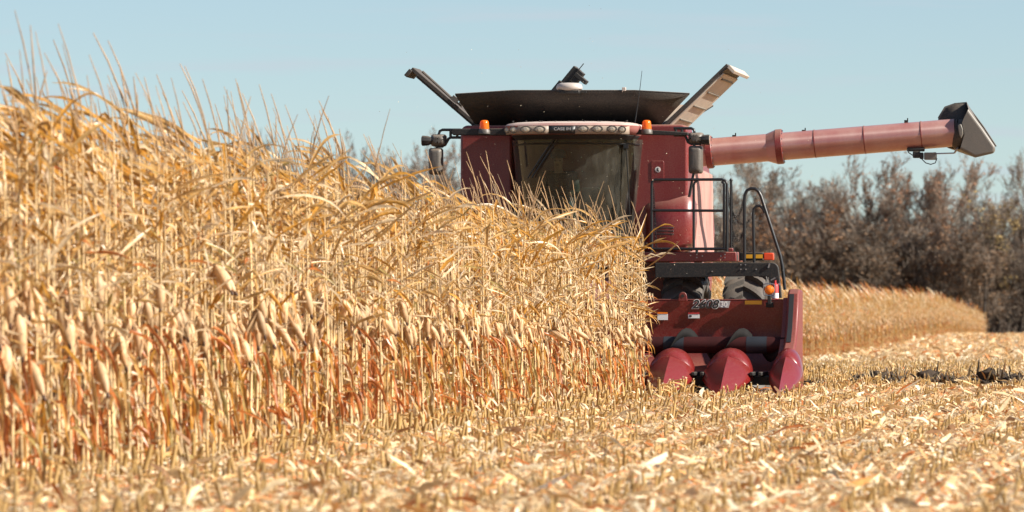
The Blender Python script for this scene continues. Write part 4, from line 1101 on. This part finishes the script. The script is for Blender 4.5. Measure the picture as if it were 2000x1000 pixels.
for k in range(-3, 4): divider(k * .762)
divider(3.045, .66); divider(-3.045, .66)
m = MB()
for k in range(8):
    u = (k - 3.5) * .762
    for s in (-1, 1): m.box((u + s * .055, 2.6, .33), (.05, .9, .05))
    m.box((u, 2.35, .24), (.5, .7, .12))
m.build('row_units', BLACK, head, bevel=.01)
# lug, lamp, decals
q = M(1335, 578, 1.5); hole = MB(); o_, i_ = [], []
for t in np.linspace(0, math.pi, 11): o_.append((q[0] + .052 * math.cos(t), q[2] + .052 * math.sin(t)))
lug_pts = o_ + [(q[0] - .062, q[2] - .07), (q[0] + .062, q[2] - .07)]
MB().plate(lug_pts, 1.575, 1.60).build('lifting_lug', RED, head, bevel=.005)
MB().plate([(q[0] + .022 * math.cos(t), q[2] + .022 * math.sin(t)) for t in np.linspace(0, 6.283, 17)[:-1]], 1.598, 1.604).build('lug_hole', DECALBLK, head)
q = M(1502, 566, 1.66)
m = MB(); m.rings([[(q[0] + r_ * math.cos(t), 1.62 + o_, q[2] + r_ * math.sin(t)) for t in np.linspace(0, 6.283, 19)[:-1]] for r_, o_ in ((.062, -.04), (.064, .02), (.056, .04), (.03, .05), (.005, .052))]); ml = m.build('marker_lamp', ORANGE, head, smooth=50)
rp = [(q[0] + x, 1.66, q[2] + y) for x, y in round_rect(-.075, .075, -.075, .08, .03, 3)]; MB().tube(rp + [rp[0]], .007, 6).build('lamp_guard', STEEL, ml, smooth=50)
MB().box((q[0], 1.6, q[2] - .13), (.05, .05, .14)).build('lamp_stem', BLACK, ml, bevel=.008)
MB().box((q[0], 1.585, q[2] - .20), (.10, .03, .07)).build('lamp_bracket', BLACK, ml, bevel=.008)
q = M(1377, 595, 1.565)
text('model_number', '2608', (q[0], 1.570, q[2]), .158, WHITE, head, .010, .25, .001).scale = (1.10, 1, 1)
text('model_number', '2608', (q[0], 1.576, q[2]), .158, DECALBLK, head, .0035, .25, .001).scale = (1.10, 1, 1)
q = M(1414, 594.5, 1.565)
MB().plate([(q[0] - .085, q[2] + .045), (q[0] + .085, q[2] + .045), (q[0] + .06, q[2] - .045), (q[0] - .06, q[2] - .045)], 1.560, 1.568).build('row_spacing_plate', DECALGREY, head)
text('row_spacing_number', '30', (q[0], 1.571, q[2] - .002), .095, WHITE, head, .002, 0, .001)
def decal(x0, y0, x1, y1, f, name, m_): 
    a, c_ = M(x0, y1, f), M(x1, y0, f); return MB().span((a[0], f - .01, a[2]), (c_[0], f, c_[2])).build(name, m_, head)
decal(1455, 587, 1488, 594.5, 1.567, 'yellow_reflector', YELLOW)
decal(1344, 611, 1366, 621.5, 1.560, 'warning_decal', WHITE); decal(1344, 610, 1366, 613.5, 1.563, 'warning_stripe', DECALRED)
decal(1346, 615.5, 1351, 619, 1.563, 'warning_symbol', DECALBLK)
decal(1284, 612, 1304, 625, 1.560, 'warning_decal', WHITE); decal(1284, 609.5, 1304, 613, 1.563, 'warning_stripe', ORANGE)

# ------------------------------------------------------------------ the driver
SKIN = simple('skin', (0.38, 0.19, 0.13), 0.55); JACKET = simple('dark_jacket', (0.012, 0.012, 0.013), 0.85); CAP = simple('dark_cap', (0.03, 0.03, 0.035), 0.8); JEANS = simple('work_trousers', (0.05, 0.06, 0.09), 0.85)
px_, py_, _ = ds
D = empty('person', (OX + ds[0] * ct + .12 * st_, OY + ds[0] * st_ - .12 * ct, 2.49), TH)
tag(D, 'driver in dark jacket and cap sitting at the steering wheel behind the cab windscreen', 'person')
def skin_body(name, joints, bones, m_, parent, lv=2):
    """joints: name -> (u, f, z, radius)"""
    ks = list(joints); me = bpy.data.meshes.new(name)
    me.from_pydata([(joints[k][0], -joints[k][1], joints[k][2]) for k in ks], [(ks.index(a), ks.index(b_)) for a, b_ in bones], [])
    o = new_obj(name, me, m_, parent); o.modifiers.new('skin', 'SKIN'); s = o.modifiers.new('sub', 'SUBSURF'); s.levels = s.render_levels = lv
    for v, k in zip(me.skin_vertices[0].data, ks):
        r = joints[k][3]; v.radius = r if isinstance(r, tuple) else (r, r); v.use_root = k == ks[0]
    for p in me.polygons: p.use_smooth = True
    return o
J = dict(pel=(0, 0, .08, .15), wai=(0, -.02, .24, .14), che=(0, .0, .42, (.17, .12)), clav=(0, .0, .515, (.10, .075)), nek=(0, .02, .57, .052), chin=(0, .065, .635, .066), head=(0, .05, .71, .098), crown=(0, .04, .79, .082), nose=(0, .165, .685, .014))
B = [('pel', 'wai'), ('wai', 'che'), ('che', 'clav'), ('clav', 'nek'), ('nek', 'chin'), ('chin', 'head'), ('head', 'crown'), ('head', 'nose')]
for s, n in ((-1, 'r'), (1, 'l')):
    J.update({n + 'sh': (s * .20, .0, .49, .065), n + 'el': (s * .27, .20, .25, .045), n + 'wr': (s * .19, .38, .24, .03), n + 'pa': (s * .17, .43, .25, (.036, .02)),
              n + 'hip': (s * .10, .08, .06, .09), n + 'kn': (s * .16, .48, .02, .065), n + 'an': (s * .16, .52, -.38, .045), n + 'to': (s * .17, .64, -.44, .04)})
    B += [('che', n + 'sh'), (n + 'sh', n + 'el'), (n + 'el', n + 'wr'), (n + 'wr', n + 'pa'), ('pel', n + 'hip'), (n + 'hip', n + 'kn'), (n + 'kn', n + 'an'), (n + 'an', n + 'to')]
    for i in range(4):
        l = (.052, .062, .058, .045)[i]; x = s * (.17 - .024 + .016 * i)
        J[f'{n}f{i}a'] = (x, .45, .262, .0095); J[f'{n}f{i}b'] = (x, .45 + l * .7, .262, .0088); J[f'{n}f{i}c'] = (x, .45 + l * .75, .235, .008)
        B += [(n + 'pa', f'{n}f{i}a'), (f'{n}f{i}a', f'{n}f{i}b'), (f'{n}f{i}b', f'{n}f{i}c')]
    J[n + 'tha'] = (s * .135, .42, .262, .011); J[n + 'thb'] = (s * .115, .455, .265, .009); B += [(n + 'pa', n + 'tha'), (n + 'tha', n + 'thb')]
skin_body('body', J, B, SKIN, D)
JK = {k: (v[0], v[1], v[2], (v[3][0] + .014, v[3][1] + .014) if isinstance(v[3], tuple) else v[3] + .014) for k, v in J.items() if k in ('pel', 'wai', 'che', 'clav') or k[1:] in ('sh', 'el', 'wr')}
skin_body('jacket', JK, [e for e in B if e[0] in JK and e[1] in JK], JACKET, D)
TR = {k: (v[0], v[1], v[2], v[3] + .012) for k, v in J.items() if k == 'pel' or k[1:] in ('hip', 'kn', 'an')}
skin_body('trousers', TR, [e for e in B if e[0] in TR and e[1] in TR], JEANS, D)
m = MB(); m.rings([[(r_ * 1.0 * math.cos(t), .05 + r_ * 1.12 * math.sin(t), z) for t in np.linspace(0, 6.283, 17)[:-1]] for r_, z in ((.104, .745), (.106, .78), (.096, .82), (.066, .85), (.02, .862))])
m.rings([[(x, f, z) for x, f, z in ((-.075, .13, .742), (0, .155, .748), (.075, .13, .742))], [(-.06, .20, .732), (0, .225, .736), (.06, .20, .732)]], closed=False, cap=False)
m.build('cap', CAP, D, smooth=60, solid=.004)
m = MB()
for s in (-1, 1): m.box((s * .033, .142, .70), (.022, .012, .010))
m.box((0, .136, .642), (.04, .012, .008)); m.build('face_features', simple('dark_features', (.06, .03, .025), .5), D, bevel=.003)

# chaff thrown into the air round the machine
n = 420; cu_ = np.stack([rs.normal(.4, 1.5, n), rs.uniform(-1, 3.2, n), rs.gamma(2.6, .6, n) + 1.2], -1)
cx_, cy_ = world_uf(cu_[:, 0], cu_[:, 1]); c_ = np.stack([cx_, cy_, cu_[:, 2]], -1); s_ = rs.uniform(.0025, .0065, (n, 1))
e1 = rs.normal(0, 1, (n, 3)); e1 /= np.linalg.norm(e1, axis=1, keepdims=True); e2 = np.cross(e1, rs.normal(0, 1, (n, 3))); e2 /= np.linalg.norm(e2, axis=1, keepdims=True)
P = np.stack([c_ - e1 * s_ * 1.6, c_ + e2 * s_, c_ + e1 * s_ * 1.6, c_ - e2 * s_], 1).reshape(-1, 3)
o = new_obj('flying_chaff', arr_mesh('flying_chaff', P, np.arange(4 * n), np.full(n, 4), np.full((4 * n, 3), .7) * np.array((1, .85, .6))), RESIDUE)
tag(o, 'tiny pale chaff flecks blowing round the harvester', 'chaff', kind='stuff')

# ------------------------------------------------------------------ dirt clods beside the machine
SOIL = simple('black_soil', (0.058, 0.044, 0.034), 0.95, var=.5, scale=20, bump=.6, spec=.05)
def clod(seed):
    rng = random.Random(seed); G = MB(); V_ = []
    bm = bmesh.new(); bmesh.ops.create_icosphere(bm, subdivisions=4, radius=1)
    ph = [rng.uniform(0, 6) for _ in range(6)]
    for v in bm.verts:
        c = v.co; r = 1 + .25 * math.sin(3 * c.x + ph[0]) * math.sin(4 * c.y + ph[1]) + .2 * math.sin(7 * c.z + ph[2] + 5 * c.x) + .16 * math.sin(11 * c.y + ph[3] + 9 * c.x) + .14 * math.sin(21 * c.x + ph[4]) * math.sin(17 * c.y + ph[5]) + rng.uniform(-.16, .16)
        v.co = Vector((c.x * .30 * r, c.y * .22 * r, max(c.z, -.3) * .12 * r))
    me = bpy.data.meshes.new('dirt_clod'); bm.to_mesh(me); bm.free(); me.materials.append(SOIL); me.polygons.foreach_set('use_smooth', np.ones(len(me.polygons), bool))
    st = Geo()
    for k in range(70):
        a, l = rng.uniform(0, 6.28), rng.uniform(.08, .22); x, y = rng.gauss(0, .2), rng.uniform(-.25, .12)
        c = np.array(rng.choice([(.06, .045, .03), (.05, .036, .026), (.5, .36, .18), (.6, .45, .26), (.3, .14, .05)]))
        leaf(st, rng, rng.uniform(.0, .08), (x, y, 0), a, rng.uniform(.3, 1.4), l, rng.uniform(.015, .035), rng.uniform(-.4, 1.2), c, 3, .4, None, rng.uniform(-1, 1))
    return me, st.mesh('stalk_scraps')
cl = [clod(30 + i) for i in range(4)]
for me, s_ in cl: s_.materials.append(RESIDUE)
for i, (px, d, s, lab) in enumerate(((1592, 84, .55, 'small dark earth clod with a leaning rusty leaf closest to the corn head'), (1683, 86, .8, 'low dark earth clod second in line from the corn head'), (1718, 86.5, 1.0, 'dark earth clod in the cut stubble below the corner of the ladder side'), (1822, 86, 1.1, 'dark earth clod in the middle of the line of clods on the stubble'), (1852, 85.5, .75, 'small dark clod touching the middle clod on the stubble'), (1938, 84.5, 1.35, 'largest dark earth clod with straw stuck to it near the edge of the stubble'), (1985, 83, 1.0, 'flat dark earth clod at the far end of the line of clods'))):
    me, s_ = cl[i % 4]; r = empty('dirt_clod', ((px - 1000) / K * d, d, float(gz(d)) + .03), i * 1.3); r.scale = (s * 1.05, s * 1.05, s * 1.25)
    labs = ['small dark earth clod with a rusty leaf, nearest to the corn head', 'low dark earth clod, second from the corn head', 'upright dark earth clod, third from the corn head', 'broad dark earth clod in the middle of the line of clods', 'small dark clod beside the broad middle clod', 'largest dark earth clod with straw stuck to it', 'flat dark earth clod, last of the line away from the harvester']
    tag(r, labs[i], 'clod', 'dark earth clods on the stubble')
    for nm, m_ in (('soil', me), ('straw', s_)):
        o = bpy.data.objects.new(nm, m_); C.objects.link(o); o.parent = r
        if nm == 'straw': o['kind'] = 'stuff'

# ------------------------------------------------------------------ trees
def tree(seed, Ht, spread, levels=4, leafy=0.15, tone=(0.16, 0.125, 0.10), leafc=(0.20, 0.085, 0.035), forks=(3, 5), low=.25):
    rng = random.Random(seed); tr, cr = Geo(), Geo()
    bark = (0.06, 0.05, 0.042)
    def branch(p, d, l, r, lev):
        n = 4 if lev == 0 else 3; pts = [np.array(p)]; dd = np.array(d)
        for i in range(n):
            dd = dd + np.array([rng.gauss(0, .13), rng.gauss(0, .13), rng.gauss(.06, .07)]) * (1 if lev else .4); dd = dd / np.linalg.norm(dd); pts.append(pts[-1] + dd * l / n)
        rr = [r * (1 - .62 * i / n) for i in range(n + 1)]
        if lev <= 2: tr.tube(pts, rr, 6 if lev == 0 else 4, [bark] * (n + 1))
        else:
            c = np.array(tone) * rng.uniform(.7, 1.25)
            sd = np.cross(dd, (rng.uniform(-1, 1), rng.uniform(-1, 1), .3)); sd /= np.linalg.norm(sd) + 1e-6
            cr.strip([[tuple(q - sd * w_), tuple(q + sd * w_)] for q, w_ in zip(pts, [max(x, .016) for x in rr])], [tuple(c)] * (n + 1))
        if lev >= levels - 1:
            for k in range(2 if leafy < .5 else 5):
                if rng.random() < leafy:
                    q = pts[rng.randint(1, n)] + np.array([rng.gauss(0, .12) for _ in range(3)]); s = rng.uniform(.05, .11); a = rng.uniform(0, 6.28)
                    e1 = np.array([math.cos(a), math.sin(a), rng.uniform(-.6, .6)]) * s; e2 = np.array([-math.sin(a), math.cos(a), rng.uniform(-1, 1)]) * s * .7
                    c = np.array(leafc) * rng.uniform(.6, 1.4); cr.strip([[tuple(q - e1 - e2), tuple(q + e1 - e2)], [tuple(q - e1 + e2), tuple(q + e1 + e2)]], [tuple(c)] * 2)
        if lev < levels:
            nb = rng.randint(*forks) + (3 if lev == 0 else 1)
            for k in range(nb):
                t = (low if lev == 0 else .25) + (1 - (low if lev == 0 else .25)) * (k + rng.random()) / nb
                i = min(int(t * n), n - 1); q = pts[i] + (pts[i + 1] - pts[i]) * (t * n - i)
                a = rng.uniform(0, 6.28); ang = rng.uniform(.45, 1.0) * spread
                ax_ = np.cross(dd, (math.cos(a), math.sin(a), .2)); ax_ /= np.linalg.norm(ax_) + 1e-6
                nd = dd * math.cos(ang) + ax_ * math.sin(ang); nd[2] += .15
                branch(q, nd / np.linalg.norm(nd), l * rng.uniform(.42, .66) * (1.0 if lev else .95 - .35 * t), max(r * (1 - .62 * t) * .5, .016), lev + 1)
    branch((0, 0, 0), (rng.uniform(-.06, .06), rng.uniform(-.06, .06), 1), Ht * .72, Ht * .016, 0)
    return tr.mesh('trunk', True), cr.mesh('crown')
protos = {'bare': [tree(s, 14, .74, 5, .03, (0.31, .25, .195), (.2, .1, .05), (3, 4), .32) for s in (11, 12, 13, 14)],
          'russet': [tree(s, 13, .62, 5, .10, (0.29, .22, .165), (.32, .17, .10), (3, 4), .4) for s in (21, 22, 23)],
          'brush': [tree(s, 8, .95, 4, .16, (0.20, .158, .122), (.22, .14, .085), (4, 5), .08) for s in (31, 32, 33)],
          'amber': [tree(s, 9, .85, 4, .35, (0.19, .15, .125), (.34, .18, .09), (4, 5), .1) for s in (51, 52)],
          'olive': [tree(s, 9, .85, 4, .32, (0.19, .15, .11), (.36, .255, .11), (4, 5), .1) for s in (41, 42)]}
for rows_ in protos.values():
    for a, c_ in rows_: a.materials.append(BARK); c_.materials.append(FOLI)
rt = random.Random(77)
def plant(kind, px, d, Ht, lab, grp=None, base={'bare': 14, 'russet': 13, 'brush': 8, 'olive': 9, 'amber': 9}, sx=1.0):
    a, c_ = rt.choice(protos[kind]); s = Ht / base[kind]
    nm = {'bare': 'bare_tree', 'russet': 'russet_tree', 'brush': 'shrub', 'olive': 'yellowing_tree', 'amber': 'russet_tree'}[kind]
    r = empty(nm, ((px - 1000) / K * d, d, float(gz(d)) - .1), rt.uniform(0, 6.28)); r.scale = (s * sx, s * sx, s)
    tag(r, lab, 'shrub' if kind == 'brush' else 'tree', grp)
    for n_, me in (('trunk', a), ('crown', c_)):
        o = bpy.data.objects.new(n_, me); C.objects.link(o); o.parent = r
    return r
def ht(py, d): return CAM_H + (600 - py) / K * d - float(gz(d)) + .1
# named trees of the skyline, then the rest of the wood
plant('bare', 1430, 500, ht(328, 500), 'dark bare tree with an open rounded crown rising behind the harvester railing')
plant('bare', 1535, 498, ht(322, 498), 'dark bare tree with a wide spreading crown below the thick tube flange', sx=1.25)
plant('bare', 1490, 520, ht(325, 520), 'grey bare tree between the two dark bare trees below the unloading tube')
plant('russet', 1668, 495, ht(345, 495), 'slim russet topped tree left of the tall double headed tree')
plant('russet', 1732, 495, ht(334, 495), 'tall slim tree with a round russet crown under the middle of the tube')
plant('bare', 1800, 497, ht(345, 497), 'pale grey bare tree with upright branches below the tube actuator')
plant('russet', 1850, 495, ht(328, 495), 'tall tree with sparse russet twigs directly below the spout')
plant('bare', 1905, 500, ht(365, 500), 'low bare tree in the dip of the skyline, beyond the spout')
plant('olive', 1950, 485, ht(400, 485), 'bushy yellow green tree close to the corner of the distant corn')
plant('bare', 1993, 498, ht(350, 498), 'bare grey tree above the yellow green tree at the edge of the wood')
G1 = 'trees of the wood behind the harvested field'; G2 = 'shrubs along the edge of the wood'; G3 = 'far grey trees showing over the standing corn'; G4 = 'orange brown trees inside the wood'
for i in range(26):
    px = 1330 + i * 29 + rt.uniform(-10, 10)
    plant(rt.choice(['bare', 'bare', 'russet']), px, rt.uniform(505, 535), ht(rt.uniform(385, 430), 515), 'crowded brown tree inside the dark wood behind the harvested field', G1)
for i in range(34):
    px = 1330 + i * 22 + rt.uniform(-9, 9)
    plant('brush', px, rt.uniform(476, 500), ht(rt.uniform(415, 510), 488), 'tangled brown shrub at the foot of the wood beyond the distant corn', G2, sx=1.3)
for px, py in ((1560, 395), (1615, 400), (1500, 400), (1795, 470), (1845, 430), (1880, 460)):
    plant('amber', px, rt.uniform(482, 490), ht(py, 486), 'leafy orange brown tree among the bare trees of the wood', G4)
for i in range(34):
    px = 330 + i * 31 + rt.uniform(-12, 12)
    plant(rt.choice(['bare', 'bare', 'russet']), px, rt.uniform(600, 680), (ht(rt.uniform(300, 350), 640)) if px < 1330 else 14, 'bare grey tree of the far tree line showing above the standing corn', G3)
# tangled undergrowth filling the foot of the wood
n = 110000
ux = rs.uniform(-32, 52, n); uy = rs.uniform(480, 540, n); hmax = 8.6 + 2.0 * np.sin(ux * .37) + 1.3 * np.sin(ux * .93 + 1)
uz = gz(uy) + hmax * rs.uniform(0, 1, n) ** 1.15; L_ = rs.uniform(.25, 1.1, n); W_ = rs.uniform(.02, .08, n); lf_ = rs.rand(n) < .22
L_ = np.where(lf_, rs.uniform(.1, .22, n), L_); W_ = np.where(lf_, L_ * .6, W_)
az = rs.uniform(0, 6.283, n); el = np.where(lf_, rs.uniform(-1.2, 1.2, n), rs.uniform(.5, 1.5, n))
d_ = np.stack([np.cos(az) * np.cos(el), np.sin(az) * np.cos(el), np.sin(el)], -1); s_ = np.stack([-np.sin(az), np.cos(az), np.zeros(n)], -1); a2 = rs.uniform(0, 3.14, n)[:, None]
s_ = s_ * np.cos(a2) + np.cross(d_, s_) * np.sin(a2)
c_ = np.stack([ux, uy, uz], -1); h2, w2 = (L_ / 2)[:, None], (W_ / 2)[:, None]
P = np.stack([c_ - d_ * h2 - s_ * w2, c_ - d_ * h2 + s_ * w2, c_ + d_ * h2 + s_ * w2, c_ + d_ * h2 - s_ * w2], 1).reshape(-1, 3)
pal = np.array([(.16, .125, .10), (.13, .105, .085), (.20, .12, .075), (.17, .13, .08)]); pc = pal[np.where(lf_, rs.randint(2, 4, n), rs.randint(0, 2, n))] * rs.uniform(.6, 1.3, (n, 1))
o = new_obj('undergrowth', arr_mesh('undergrowth', P, np.arange(4 * n), np.full(n, 4), np.repeat(pc, 4, 0)), FOLI)
tag(o, 'dense brown tangle of twigs and dead leaves filling the wood', 'undergrowth', kind='stuff')
